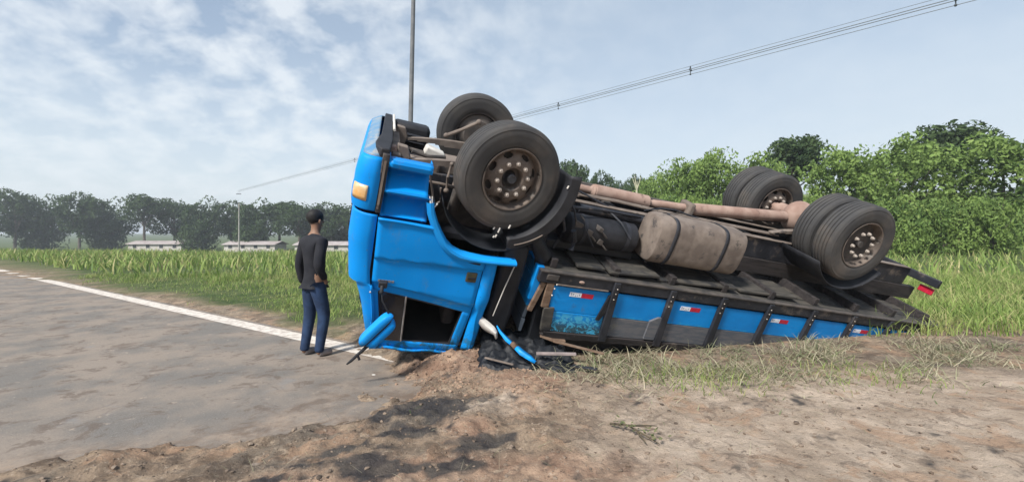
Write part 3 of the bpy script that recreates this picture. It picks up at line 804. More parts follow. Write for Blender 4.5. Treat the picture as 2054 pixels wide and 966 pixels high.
# wheels
def make_wheel(name, c, out, parent=truck, label=None, dish=True):
    """out=-1: outer face towards -y (the camera)"""
    wh = empty(name, Vector(c) - BASE, parent)
    if label: wh['label'] = label
    f = -out
    R = 0.515
    pr = [(0.292, 0.045), (0.300, 0.022), (0.325, 0.012), (0.36, 0.004), (0.375, 0.0055), (0.41, 0.0), (0.45, 0.003), (0.468, 0.010), (0.474, 0.008), (0.49, 0.020), (0.498, 0.024), (0.508, 0.040)]
    gro = []
    x = 0.052
    for wd in (0.020, 0.034, 0.038, 0.034, 0.020):
        gro += [(R - 0.003, x), (R, x + 0.003), (R, x + wd - 0.003), (R - 0.003, x + wd)]
        x += wd
        gro += [(R - 0.024, x + 0.001), (R - 0.024, x + 0.010)]
        x += 0.012
    gro = gro[:-2]
    full = pr + gro + [(r, 0.30 - a) for r, a in reversed(pr)]
    b = MB(); b.lathe([(r, f * a) for r, a in full], (0, 0, 0), 'y', 96)
    b.build('tyre', M['rubber'], wh, angle=50)
    # rim with hand holes
    seg = 96
    prr = [(0.298, 0.018), (0.304, 0.012), (0.300, 0.008), (0.288, 0.012), (0.284, 0.03), (0.276, 0.055), (0.268, 0.09), (0.258, 0.082), (0.248, 0.072), (0.236, 0.062), (0.224, 0.054), (0.212, 0.046), (0.196, 0.036), (0.186, 0.032), (0.150, 0.030), (0.122, 0.028), (0.112, 0.030), (0.104, 0.045), (0.098, 0.11), (0.085, 0.13)]
    if not dish: prr = [(r, (a if r > 0.27 else 0.13 + (0.27 - r) * 0.3)) for r, a in prr]
    def skip(i, j):
        ph = (j % 12) - 5.5
        wdt = {7: 1.7, 8: 2.6, 9: 2.6, 10: 1.7}.get(i, -1)
        return abs(ph) < wdt
    b = MB(); b.lathe([(r, f * a) for r, a in prr], (0, 0, 0), 'y', seg, skip=skip)
    rim = b.build('rim', M['rim'], wh, angle=40, solid=0.006)
    b = MB(); b.lathe([(0.282, f * 0.10), (0.275, f * 0.16), (0.282, f * 0.28), (0.30, f * 0.285)], (0, 0, 0), 'y', 64)
    b.lathe([(0.0, f * 0.115), (0.268, f * 0.115), (0.268, f * 0.25), (0.20, f * 0.27), (0.19, f * 0.32), (0.0, f * 0.33)], (0, 0, 0), 'y', 40)
    b.build('brake_drum', M['dusty_dark'], wh)
    b = MB(); b.lathe([(0.0, f * 0.035), (0.040, f * 0.035), (0.048, f * 0.042), (0.050, f * 0.10), (0.075, f * 0.12), (0.088, f * 0.13), (0.09, f * 0.15)], (0, 0, 0), 'y', 24)
    b.build('hub_cap', M['hub'] if dish else M['dusty_dark'], wh)
    nm = None
    for i in range(10):
        t = 2 * pi * i / 10 + 0.2
        if nm is None:
            b = MB(); b.lathe([(0.0, -f * 0.028), (0.014, -f * 0.028), (0.017, -f * 0.022), (0.018, -f * 0.006), (0.024, -f * 0.005), (0.025, f * 0.008)], (0, 0, 0), 'y', 6)
            o = b.build('wheel_nut', M['nut'], wh); nm = o.data
        else:
            o = bpy.data.objects.new('wheel_nut', nm); COL.objects.link(o); o.parent = wh
        o.location = (0.155 * cos(t), f * 0.026, 0.155 * sin(t))
    return wh
wn_ = make_wheel('wheel', (0.045, -0.01, -0.062), -1, label='front wheel nearest the camera, with dusty rim and ten nuts')
wn_.rotation_euler = (0, 0, radians(9))
wf_ = make_wheel('wheel', (0, W, 0.0), 1, label='front wheel on the far side, seen from its inner face')
RW = 4.75
make_wheel('wheel', (RW, 0.0, 0.02), -1, label='outer rear wheel on the camera side', dish=False)
make_wheel('wheel', (RW, 0.63, 0.02), 1, label='inner rear wheel on the camera side')
make_wheel('wheel', (RW, W - 0.63, 0.02), -1, label='inner rear wheel on the far side')
make_wheel('wheel', (RW, W, 0.02), 1, label='outer rear wheel on the far side', dish=False)
b = MB(); b.tube([(RW, 0.3, 0.02), (RW, 0.85, 0.02)], 0.08, 14); b.tube([(RW, W - 0.3, 0.02), (RW, W - 0.85, 0.02)], 0.08, 14); b.sphere((RW, 1.04, 0.02), 0.24, 18, 12, (1, 0.8, 1)); b.tube([(RW, 0.7, 0.02), (RW, 1.38, 0.02)], 0.11, 14)
T(b, 'rear_axle', 'dusty_pink')
for ac in (0.68, 1.40):
    for b in spring(ac, RW, 5, 0.75): T(b, 'spring_leaf', 'dusty')

# black mudguard behind the near front wheel
for s in (0, 1):
    rows = []
    for t in np.linspace(radians(8), radians(-78), 26):
        R0 = 0.60 + 0.06 * (0.5 - 0.5 * cos((radians(8) - t) * 2))
        R1 = R0 + 0.12
        row = []
        for (R_, a) in ((R0, 0.48), (R0, 0.10), (R0, 0.02), (R0 + 0.02, -0.01), (R1, -0.012), (R1 + 0.012, 0.0), (R1 + 0.01, 0.02)):
            row.append((R_ * cos(t), sd_(a, s), R_ * sin(t) + 0.005))
        rows.append(row)
    b = MB(); b.grid(rows); mg = T(b, 'mudguard', 'black', solid=0.008, noise=0.01, nscale=4)
    if s == 0:
        b = MB(); b.tube([(0.62 * cos(t) + 0.11 * cos(t), -0.016, 0.735 * sin(t)) for t in np.linspace(radians(-48), radians(-72), 8)], 0.006, 6)
        T(b, 'mudguard_edge', 'dusty', parent=mg)
        for (r, u, l) in ((0.60, -0.035, 0.03), (-0.02, -0.575, 0.024), (0.0, -0.66, 0.02), (0.035, -0.60, 0.05), (0.02, -0.655, 0.03), (0.13, -0.54, 0.035)):
            b = MB(); b.tube([(r, 0.0, u), (r + 0.008, 0.0, u + l)], 0.008, 6); T(b, 'bright_gap', 'pale', parent=mg)  # pale slivers added in place of the bright gaps showing between the parts
# bits hanging at the arch
b = MB(); b.tube([(-0.68, 0.02, -0.37), (-0.66, -0.01, -0.44), (-0.63, -0.02, -0.46), (-0.60, 0.0, -0.42)], 0.007, 6); b.tube([(-0.66, 0.0, -0.36), (-0.64, -0.01, -0.47)], 0.006, 6)
T(b, 'loose_wire', 'pale')
b = MB(); b.tube([(-0.60, 0.02, -0.27), (-0.58, 0.02, -0.40), (-0.66, 0.02, -0.47)], [0.02, 0.012, 0.01], 7, squash=0.5); T(b, 'bent_strut', 'dusty')

# drive shaft, cross bearing, tank, air cylinder, pipes
b = MB(); b.tube([(0.75, 1.04, -0.23), (0.95, 1.04, -0.22), (1.38, 1.04, -0.225), (1.42, 1.04, -0.225)], [0.085, 0.05, 0.048, 0.085], 18)
T(b, 'drive_shaft', 'dusty_pink')
b = MB(); b.tube([(1.42, 1.04, -0.225), (1.44, 1.04, -0.225), (2.22, 1.04, -0.225), (2.24, 1.04, -0.225)], [0.07, 0.088, 0.088, 0.07], 22); T(b, 'drive_shaft_tube', 'dusty_pink')
b = MB(); b.tube([(2.24, 1.04, -0.225), (2.30, 1.04, -0.225), (2.32, 1.04, -0.225), (2.85, 1.04, -0.19), (3.0, 1.04, -0.185), (4.5, 1.04, -0.02)], [0.04, 0.04, 0.05, 0.052, 0.085, 0.08], 18); T(b, 'rear_drive_shaft', 'dusty_pink')
b = MB(); b.box((2.80, 0.92, -0.32), (2.90, 1.16, -0.10)); T(b, 'shaft_bearing', 'dusty', bevel=0.03)
b = MB(); b.tube([(1.05, 0.53, -0.345), (2.2, 0.53, -0.345)], 0.055, 16); T(b, 'air_cylinder', 'chassis')
b = MB(); b.tube([(0.86, 0.40, -0.55), (0.90, 0.40, -0.55), (1.74, 0.40, -0.55), (1.78, 0.40, -0.55)], [0.13, 0.175, 0.175, 0.13], 26); T(b, 'air_tank', 'black')
for x_ in (1.05, 1.6):
    b = MB(); b.tube([(x_, 0.40, -0.55), (x_ + 0.045, 0.40, -0.55)], 0.18, 26); T(b, 'air_tank_strap', 'chassis')
b = MB(); b.box((0.70, 0.34, -0.80), (1.82, 0.60, -0.70)); T(b, 'side_bracket', 'black_soft', bevel=0.02)
for (p0, p1, p2, rd) in (((0.66, 0.15, -0.34), (0.80, 0.18, -0.52), (0.74, 0.2, -0.74), 0.018), ((0.95, 0.25, -0.34), (1.02, 0.16, -0.46), (1.2, 0.2, -0.66), 0.010), ((1.3, 0.5, -0.30), (1.5, 0.3, -0.36), (1.62, 0.2, -0.50), 0.012), ((0.7, 0.6, -0.28), (1.1, 0.72, -0.20), (1.5, 0.66, -0.30), 0.014), ((2.0, 0.7, -0.26), (2.5, 0.8, -0.2), (3.2, 0.74, -0.28), 0.012)):
    b = MB(); b.tube([p0, tuple((a_ + b__) / 2 + 0.02 for a_, b__ in zip(p0, p1)), p1, tuple((a_ + b__) / 2 for a_, b__ in zip(p1, p2)), p2], rd, 7); T(b, 'rubber_hose', 'chassis')
b = MB(); b.tube([(0.46, 0.08, -0.62), (0.62, 0.12, -0.82), (0.66, 0.2, -1.0)], [0.07, 0.09, 0.06], 12); T(b, 'intake_hose', 'black_soft')
b = MB()
prof = [(0.24 * cos(t) ** 1 if 0 else 0.22 * math.copysign(abs(cos(t)) ** 0.6, cos(t)), 0.28 * math.copysign(abs(sin(t)) ** 0.6, sin(t))) for t in np.linspace(0, 2 * pi, 33)[:-1]]
rows = []
for x_, k1 in ((1.86, 0.0), (1.86, 0.84), (1.875, 0.94), (1.92, 1.0), (2.3, 1.0), (2.32, 0.985), (2.34, 1.0), (3.05, 1.0), (3.08, 0.97), (3.09, 0.9), (3.09, 0)):
    rows.append([(x_, 0.28 + p * k1, -0.44 + u * k1) for p, u in prof])
b.grid(rows, True); T(b, 'fuel_tank', 'dusty', label='dust-caked fuel tank', noise=0.006, nscale=8)
for x_ in (2.05, 2.75):
    b = MB(); rows = [[(x, 0.28 + p * 1.03, -0.44 + u * 1.03) for p, u in prof] for x in (x_, x_ + 0.05)]; b.grid(rows, True); T(b, 'tank_strap', 'chassis', solid=0.004)
b = MB(); b.tube([(0.62, 0.2, -0.27), (0.95, 0.30, -0.28), (1.3, 0.42, -0.285), (1.84, 0.5, -0.30)], 0.018, 8); b.tube([(0.78, 0.3, -0.18), (0.86, 0.22, -0.30), (0.93, 0.2, -0.46)], 0.011, 6); T(b, 'air_line', 'chassis')
for (a, z0, mt, rd) in ((0.80, -0.25, 'dusty', 0.02), (0.92, -0.28, 'pale', 0.012), (0.72, -0.24, 'dusty', 0.014), (1.25, -0.22, 'dusty_dark', 0.03)):
    b = MB(); b.tube([(0.6, a + 0.1, z0 + 0.03), (1.0, a, z0), (1.6, a - 0.04, z0 + 0.02), (2.3, a + 0.03, z0 - 0.01), (3.2, a, z0), (4.2, a, z0)], rd, 7); T(b, 'brake_pipe', mt)
for (r, a, u, sx) in ((0.98, 0.36, -0.47, 0.09), (1.12, 0.34, -0.52, 0.07), (1.28, 0.33, -0.60, 0.06), (1.22, 0.30, -0.45, 0.05)):
    b = MB(); b.box((r - sx / 2, a - 0.12, u - sx / 2), (r + sx / 2, a, u + sx / 2), rot=Matrix.Rotation(0.3, 3, 'Y')); b.tube([(r, a - 0.1, u), (r + 0.1, a - 0.12, u - 0.08)], 0.012, 6)
    T(b, 'air_valve', 'dusty_dark', bevel=0.01)
b = MB(); b.tube([(0.86, 0.1, -0.48), (0.92, 0.12, -0.60), (0.90, 0.1, -0.70)], 0.03, 8); T(b, 'hanging_hose', 'chassis')
# black intake trunk and rear engine cover between cab and bed
b = MB(); b.box((0.18, 0.05, -1.78), (0.44, 1.9, -0.72)); T(b, 'air_intake', 'black_soft', bevel=0.04, sub=3, noise=0.05, nscale=3)
b = MB(); b.box((0.30, 0.10, -0.80), (0.62, 0.55, -0.50)); T(b, 'air_filter', 'black_soft', bevel=0.06)
b = MB(); b.tube([(0.315, 0.02, -0.90), (0.27, 0.02, -1.2), (0.235, 0.03, -1.55)], 0.006, 6); T(b, 'cab_seal', 'pale')

# ------------------------------------------------------------------ cargo bed (upside down)
RB0, RB1 = 0.60, 7.2
for i in range(12):      # lengthwise floor planks
    a0 = 0.0 + i * 0.172
    b = MB(); b.box((RB0 + 0.04, a0, -0.935), (RB1, a0 + 0.165, -0.905 + 0.006 * (i % 3))); T(b, 'floor_plank', 'floor_wood', bevel=0.004)
r = RB0 + 0.1
while r < RB1:
    b = MB(); b.box((r, 0.03, -0.905), (r + 0.07, W - 0.03, -0.80)); T(b, 'cross_beam', 'wood_dark', bevel=0.006)
    r += 0.76
for a in (0.60, 1.40):
    b = MB(); b.box((RB0 + 0.02, a, -0.80), (RB1, a + 0.09, -0.585)); T(b, 'subframe_beam', 'wood_dark', bevel=0.008)
for (r0, r1, a0, a1, u) in ((1.02, 1.36, 0.06, 0.5, -0.84), (1.40, 2.05, 0.02, 0.46, -0.83), (2.1, 3.2, 0.05, 0.5, -0.845), (3.3, 4.2, 0.05, 0.5, -0.84)):
    b = MB(); b.box((r0, a0, u - 0.03), (r1, a1, u), rot=Matrix.Rotation(random.uniform(-0.06, 0.06), 3, 'Y') @ Matrix.Rotation(random.uniform(-0.05, 0.05), 3, 'Z')); T(b, 'loose_board', 'floor_wood', bevel=0.006)
for s in (0, 1):
    # side rail under the floor: dark beam with light worn edges
    b = MB(); b.box((RB0 - 0.02, sd_(-0.05, s), -1.045), (RB1, sd_(0.02, s), -0.915)); rail = T(b, 'side_rail', 'chassis', bevel=0.006, sub=0)
    b = MB(); b.box((RB0 - 0.02, sd_(-0.062, s), -0.925), (RB1, sd_(0.0, s), -0.905)); T(b, 'rail_edge', 'dusty_dark', parent=rail, bevel=0.004)
    b = MB(); b.box((0.80, sd_(-0.058, s), -1.055), (1.42, sd_(-0.03, s), -1.04)); T(b, 'worn_edge', 'dusty', parent=rail, bevel=0.003)
    b = MB(); b.sphere((1.07, sd_(-0.055, s), -0.985), 0.028, 12, 8, (1.2, 0.4, 0.6)); T(b, 'side_marker', 'dusty_pink', parent=rail)
    posts = [1.455 + 0.745 * i for i in range(8)]
    for i, pr_ in enumerate(posts):
        sl = 0.11 if i < 3 else 0.05
        b = MB(); b.poly([(pr_, -0.93), (pr_ + 0.075, -0.93), (pr_ + 0.085 + sl * 0.6, -1.68), (pr_ + sl * 0.5, -1.68)], sd_(-0.075, s), sd_(-0.03, s)); T(b, 'side_post', 'chassis', bevel=0.006)
        if i in (0, 1):
            b = MB(); b.poly([(pr_ - 0.005, -1.10), (pr_ + 0.02, -1.10), (pr_ + 0.03, -1.30), (pr_ - 0.02, -1.42), (pr_ - 0.06, -1.42), (pr_ - 0.03, -1.25)], sd_(-0.06, s), sd_(-0.035, s)) if i == 0 else b.poly([(pr_ - 0.01, -1.30), (pr_ + 0.03, -1.30), (pr_ + 0.04, -1.60), (pr_ - 0.10, -1.60), (pr_ - 0.11, -1.36)], sd_(-0.06, s), sd_(-0.035, s)); T(b, 'post_plate', 'black' if i == 0 else 'grey_board')
        for u in (-1.0, -1.06, -1.13):
            b = MB(); b.sphere((pr_ + 0.04 - 0.0 if i else pr_ + 0.05, sd_(-0.078, s), u), 0.008, 8, 6); T(b, 'rail_bolt', 'nut')
    edges = [0.80] + posts + [RB1]
    for i in range(len(edges) - 1):
        r0 = edges[i] + (0.05 if i else -0.03); r1 = edges[i + 1] + 0.03
        sh = 0.04
        m_up = 'board_worn' if i == 0 else 'board_half'
        b = MB(); b.poly([(r0, -1.075), (r1, -1.075), (r1 + sh, -1.375), (r0 + sh, -1.375)], sd_(-0.032, s), sd_(-0.008, s)); T(b, 'side_board', m_up, bevel=0.004, label=('short blue side board next to the cab, scraped to streaks' if i == 0 and s == 0 else None))
        b = MB(); b.poly([(r0 + sh, -1.381), (r1 + sh, -1.381), (r1 + 2 * sh, -1.625), (r0 + 2 * sh, -1.625)], sd_(-0.034, s), sd_(-0.010, s)); T(b, 'side_board', 'board_worn' if i == 0 else 'grey_board', bevel=0.004)
    b = MB()
    rows = []
    for x_ in np.linspace(0.82, RB1 + 0.2, 60):
        j = (fbm(x_, s + 0.5, 5, 2) - 0.5) * 0.05
        rows.append([(x_, sd_(-0.06, s), -1.63), (x_, sd_(0.04, s), -1.63), (x_, sd_(0.04, s), -1.70 + j), (x_, sd_(-0.055, s), -1.705 + j)])
    b.grid(rows, True); T(b, 'top_rail', 'wood_dark', bevel=0)
    # reflective strips: white and red halves
    for i, (rc, uc) in enumerate(((1.075, -1.15), (2.53, -1.15), (3.95, -1.16), (5.45, -1.16))):
        b = MB(); b.box((rc - 0.085, sd_(-0.0345, s), uc - 0.026), (rc + 0.055, sd_(-0.030, s), uc + 0.026)); sk = T(b, 'reflective_strip', 'white')
        b = MB(); b.box((rc + 0.055, sd_(-0.0345, s), uc - 0.028), (rc + 0.20, sd_(-0.030, s), uc + 0.026)); T(b, 'strip_red_half', 'red', parent=sk)
        b = MB()
        for (x0, z0, x1, z1) in ((0.006, 0.018, 0.026, 0.011), (0.020, 0.012, 0.013, -0.010), (0.036, 0.014, 0.043, -0.012), (0.036, 0.014, 0.052, 0.012), (0.065, -0.018, 0.072, -0.004), (0.088, -0.016, 0.094, -0.002), (0.110, 0.012, 0.117, -0.010)):
            b.box((rc - 0.085 + min(x0, x1), sd_(-0.0365, s), uc + min(z0, z1)), (rc - 0.085 + max(x0, x1), sd_(-0.0345, s), uc + max(z0, z1)))
        T(b, 'strip_print', 'ink', parent=sk)
# dark filler added inside the upturned bed to block the bright gap through it
b = MB(); b.box((RB0 + 0.12, 0.05, -1.95), (RB1 - 0.2, W - 0.1, -0.96)); T(b, 'bed_dark_filler', 'black_soft', sub=5, noise=0.07, nscale=1.6)
# front board of the bed, planks standing across
for i in range(5):
    u0 = -0.93 - i * 0.165
    b = MB(); b.box((RB0 + 0.0, 0.10, u0 - 0.155), (RB0 + 0.035, W - 0.1, u0), jit=0.008); T(b, 'front_board', 'board_worn' if i < 3 else 'board_half', bevel=0.004)
b = MB(); b.box((0.56, 0.02, -1.30), (0.64, 0.12, -0.90)); T(b, 'front_post', 'board_half', bevel=0.008)
# timber ends at the front corner
def plank(name, p0, p1, wd, th, mat, lab=None):
    p0 = Vector(p0); p1 = Vector(p1); d = (p1 - p0).normalized(); sv = d.cross(Vector((0, 1, 0))).normalized() * wd / 2; tv = Vector((0, th, 0))
    b = MB(); b.add([p0 - sv, p0 + sv, p1 + sv * 1.1, p1 - sv * 0.9, p0 - sv + tv, p0 + sv + tv, p1 + sv * 1.1 + tv, p1 - sv * 0.9 + tv], [(0, 1, 2, 3), (7, 6, 5, 4), (0, 4, 5, 1), (1, 5, 6, 2), (2, 6, 7, 3), (3, 7, 4, 0)])
    return T(b, name, mat, bevel=0.006)
plank('timber_end', (0.665, -0.03, -1.06), (0.60, -0.02, -1.42), 0.055, 0.04, 'wood')
plank('timber_end', (0.735, -0.045, -1.05), (0.745, -0.045, -1.34), 0.085, 0.03, 'wood')
plank('timber_end', (0.80, -0.052, -1.335), (0.835, -0.052, -1.62), 0.12, 0.04, 'floor_wood')
b = MB(); b.box((0.66, -0.06, -1.01), (0.80, -0.03, -0.94)); T(b, 'corner_plate', 'dusty_dark', bevel=0.01)
for (r, u) in ((0.775, -1.05), (0.765, -1.10), (0.76, -1.18)):
    b = MB(); b.sphere((r + 0.02, -0.055, u), 0.009, 8, 6); T(b, 'rail_bolt', 'pale')
# broken end of the top rail
b = MB(); b.tube([(0.80, -0.06, -1.69), (0.95, -0.07, -1.72), (1.1, -0.06, -1.72), (1.12, -0.05, -1.75), (1.0, -0.06, -1.755)], [0.02, 0.035, 0.03, 0.012, 0.02], 7, squash=0.5); T(b, 'split_wood', 'wood')
# tail board and rear lamps
for i in range(3):
    b = MB(); b.box((RB1 + 0.0, 0.02, -1.08 - 0.19 * (i + 1)), (RB1 + 0.03, W - 0.02, -1.09 - 0.19 * i)); T(b, 'tail_board', 'board_half', bevel=0.005)
b = MB(); b.box((6.9, 0.2, -0.42), (6.96, W - 0.2, -0.30)); T(b, 'rear_bumper', 'chassis', bevel=0.01)
for a in (0.25, W - 0.45):
    b = MB(); b.box((6.97, a, -0.56), (7.0, a + 0.2, -0.46)); T(b, 'tail_light', 'red', bevel=0.008)
for s in (0, 1):
    rows = [[(RW + 0.66 * cos(t), sd_(a, s), 0.02 + 0.62 * sin(t)) for a in (0.0, 0.3, 0.6)] for t in np.linspace(radians(-150), radians(-30), 18)]
    b = MB(); b.grid(rows); T(b, 'rear_mudguard', 'black', solid=0.01)

# ------------------------------------------------------------------ debris and litter on the ground
def gz(x, y): return float(height(np.array(float(x)), np.array(float(y))))
def strip(name, pts, wds, mat, th, label, cat, up=Vector((0, -0.55, 0.83))):
    b = MB(); rows = []
    for i, p in enumerate(pts):
        p = Vector(p); d = (Vector(pts[min(i + 1, len(pts) - 1)]) - Vector(pts[max(i - 1, 0)])).normalized()
        sv = d.cross(up).normalized() * wds[i] / 2; bend = up * 0.012
        rows.append([p - sv, p + bend, p + sv])
    b.grid(rows)
    o = b.build(name, mat, solid=th)
    if label: tag(o, label, cat)
    return o
b_root = strip('trim_strip', [(-0.16, 4.78, 0.50), (-0.12, 4.74, 0.445), (-0.05, 4.68, 0.38), (0.02, 4.64, 0.325)], [0.015, 0.035, 0.055, 0.045], M['blue_light'], 0.012, 'torn blue trim strip leaning against black sheeting behind the cab corner', 'broken trim')
o = strip('strip_end', [(0.03, 4.64, 0.315), (0.10, 4.60, 0.26), (0.18, 4.57, 0.215), (0.235, 4.55, 0.175)], [0.05, 0.068, 0.058, 0.03], M['blue_light'], 0.012, None, None); o.parent = b_root
o = strip('strip_joint', [(-0.005, 4.655, 0.347), (0.04, 4.63, 0.305)], [0.05, 0.06], M['wood'], 0.015, None, None); o.parent = b_root
b_ = MB(); rows = []
for i, (x, y, z, w_) in enumerate([(-0.345, 4.80, 0.60, 0.012), (-0.335, 4.79, 0.565, 0.07), (-0.28, 4.78, 0.51, 0.095), (-0.22, 4.77, 0.465, 0.085), (-0.175, 4.76, 0.43, 0.045), (-0.165, 4.76, 0.375, 0.018)]):
    dv = Vector((0.62, 0, 0.55)).normalized() * w_ / 2
    rows.append([Vector((x, y, z)) - dv, Vector((x, y - 0.02, z)), Vector((x, y, z)) + dv])
b_.grid(rows); o = b_.build('mirror_shard', M['pale'], solid=0.008); tag(o, 'off-white curved plastic shard hanging at the rear corner of the cab', 'shard')
# crumpled black sheeting
def crumple(name, x0, x1, y0, y1, z, amp, mat, n=54, seed=0, pts=None):
    b = MB(); rows = []
    for i in range(n + 1):
        row = []
        for j in range(n + 1):
            u = i / n; v = j / n
            e = min(u, v, 1 - u, 1 - v)
            wob = max(0.0, 1 - e * 4)
            x = x0 + (x1 - x0) * u; y = y0 + (y1 - y0) * v
            cx, cy = (x0 + x1) / 2, (y0 + y1) / 2
            ang = math.atan2(y - cy, x - cx)
            kk = 1 - wob * 0.42 * float(fbm(3 + cos(ang) * 1.6 + seed, 5 + sin(ang) * 1.6, 1.9, 3))
            x = cx + (x - cx) * kk; y = cy + (y - cy) * kk
            fold = abs(float(fbm(x + seed, y * 1.5, 4.5, 5, 0.62)) - 0.5) * 4
            zz = gz(x, y) - 0.02 + 0.05 * float(sstep(np.array(e), 0.0, 0.06)) + z * float(sstep(np.array(v), 0.1, 1)) + amp * fold * min(1, e * 5 + 0.1)
            row.append((x + 0.05 * (float(fbm(x, y + seed, 7)) - 0.5), y + 0.10 * (float(fbm(x + 3, y, 6)) - 0.5), zz))
        rows.append(row)
    b.grid(rows); return b.build(name, mat, solid=0.006, angle=45)
tp = crumple('black_sheeting', -0.46, 0.76, 4.46, 5.34, 0.20, 0.075, M['black_soft'])
tag(tp, 'crumpled black plastic sheeting on the dirt between the cab and the cargo bed', 'sheeting')
b = MB(); b.box((0.25, 4.60, 0.235), (0.66, 4.64, 0.262), rot=Matrix.Rotation(0.02, 3, 'Y'))
o = b.build('metal_bar', simple('dull_bar_metal', (0.20, 0.17, 0.165), (0.30, 0.25, 0.24), 9, 0.6), bevel=0.004); tag(o, 'dull grey flat metal bar lying in front of the black sheeting', 'metal bar')
def splinter(name, p0, p1, wd, th, mat, lab, cat):
    p0 = Vector(p0); p1 = Vector(p1); d = (p1 - p0).normalized(); sv = d.cross(Vector((0, 0, 1))).normalized() * wd / 2; tv = Vector((0, 0, th))
    b = MB(); b.add([p0 - sv, p0 + sv * 0.6, p1 + sv, p1 - sv * 0.3, p0 - sv + tv, p0 + sv * 0.6 + tv, p1 + sv + tv, p1 - sv * 0.3 + tv], [(0, 1, 2, 3), (7, 6, 5, 4), (0, 4, 5, 1), (1, 5, 6, 2), (2, 6, 7, 3), (3, 7, 4, 0)])
    o = b.build(name, mat, bevel=0.003); tag(o, lab, cat); return o
splinter('broken_board', (0.45, 4.90, 0.30), (0.98, 4.78, 0.20), 0.07, 0.018, M['wood'], 'broken brown board sticking out under the corner of the cargo bed', 'board')
splinter('slat_board', (-0.28, 4.62, 0.20), (0.02, 4.50, 0.165), 0.035, 0.015, M['dusty'], 'short dusty grey slat lying left of the blue trim strip', 'slat')
splinter('scrap_metal', (0.62, 4.62, 0.12), (0.86, 4.52, 0.12), 0.10, 0.012, M['chassis'], 'dark flat broken panel on the soil under the front of the cargo bed', 'panel')
b = MB(); b.sphere((0, 0, 0), 0.035, 10, 8, (1.3, 0.8, 0.55)); o = b.build('white_stone', simple('white_stone', (0.70, 0.68, 0.64), (0.6, 0.57, 0.52), 9, 0.8), noise=0.02, nscale=18)
o.location = (-1.47, 4.72, gz(-1.47, 4.72) + 0.012); tag(o, 'small white stone on the asphalt in front of the hanging mirror', 'stone')

# clods and pebbles scattered over the spilled soil: nobody could count them
def rockset(name, N, xr, yr, rmin, rmax, mat, cond=None, seed=1):
    rg = np.random.default_rng(seed)
    ico = bmesh.new(); bmesh.ops.create_icosphere(ico, subdivisions=1, radius=1)
    bv = np.array([v.co[:] for v in ico.verts]); bf = [[v.index for v in f.verts] for f in ico.faces]; ico.free()
    V = []; Fc = []
    x = rg.uniform(*xr, N); y = rg.uniform(*yr, N)
    keep = spill(x, y) > rg.uniform(0.02, 0.5, N)
    if cond is not None: keep &= cond(x, y, rg)
    x = x[keep]; y = y[keep]; z = height(x, y)
    for i in range(len(x)):
        rr_ = rmin * (rmax / rmin) ** (rg.random() ** 2.6)
        q_ = bv * (1 + rg.uniform(-0.28, 0.28, (len(bv), 1))) * rr_ * np.array([rg.uniform(0.8, 1.5), rg.uniform(0.7, 1.2), rg.uniform(0.45, 0.8)])
        a = rg.uniform(0, 6.28); c_, s_ = cos(a), sin(a)
        q_ = np.stack([q_[:, 0] * c_ - q_[:, 1] * s_ + x[i], q_[:, 0] * s_ + q_[:, 1] * c_ + y[i], q_[:, 2] + z[i] + rr_ * 0.15], 1)
        o = len(V) * 12; V.append(q_); Fc += [[j + o for j in f] for f in bf]
    me = bpy.data.meshes.new(name); me.from_pydata(np.concatenate(V).tolist(), [], Fc); me.update()
    me.materials.append(mat); o = bpy.data.objects.new(name, me); COL.objects.link(o); return o
def clodmat(name, a, b_, c_):
    k = MatB(name); c = k.mix(k.ramp(k.noise(2.5, 5), 0.35, 0.65), a, b_); c = k.mix(k.ramp(k.noise(9, 4), 0.55, 0.65), c, c_)
    k.color(c); k.bump(k.noise(70, 4), 0.4, 0.004); return k.set(0.95, 0, 0.2)
o = rockset('soil_clods', 8500, (-3.2, 3.6), (1.9, 6.2), 0.004, 0.020, clodmat('clod_soil', (0.11, 0.082, 0.062), (0.25, 0.195, 0.15), (0.07, 0.055, 0.045)), lambda x, y, rg: rg.random(len(x)) < np.where(x > 0.5, 0.35, 0.7))
tag(o, 'loose clods of brown and reddish soil over the spilled dirt', 'soil', kind='stuff')
o = rockset('mound_clods', 1700, (-1.15, 0.45), (4.0, 5.1), 0.004, 0.022, clodmat('red_clod_soil', (0.19, 0.125, 0.09), (0.33, 0.23, 0.165), (0.11, 0.08, 0.062)), None, 5)
tag(o, 'orange soil clods heaped along the crushed cab roof', 'soil', kind='stuff')

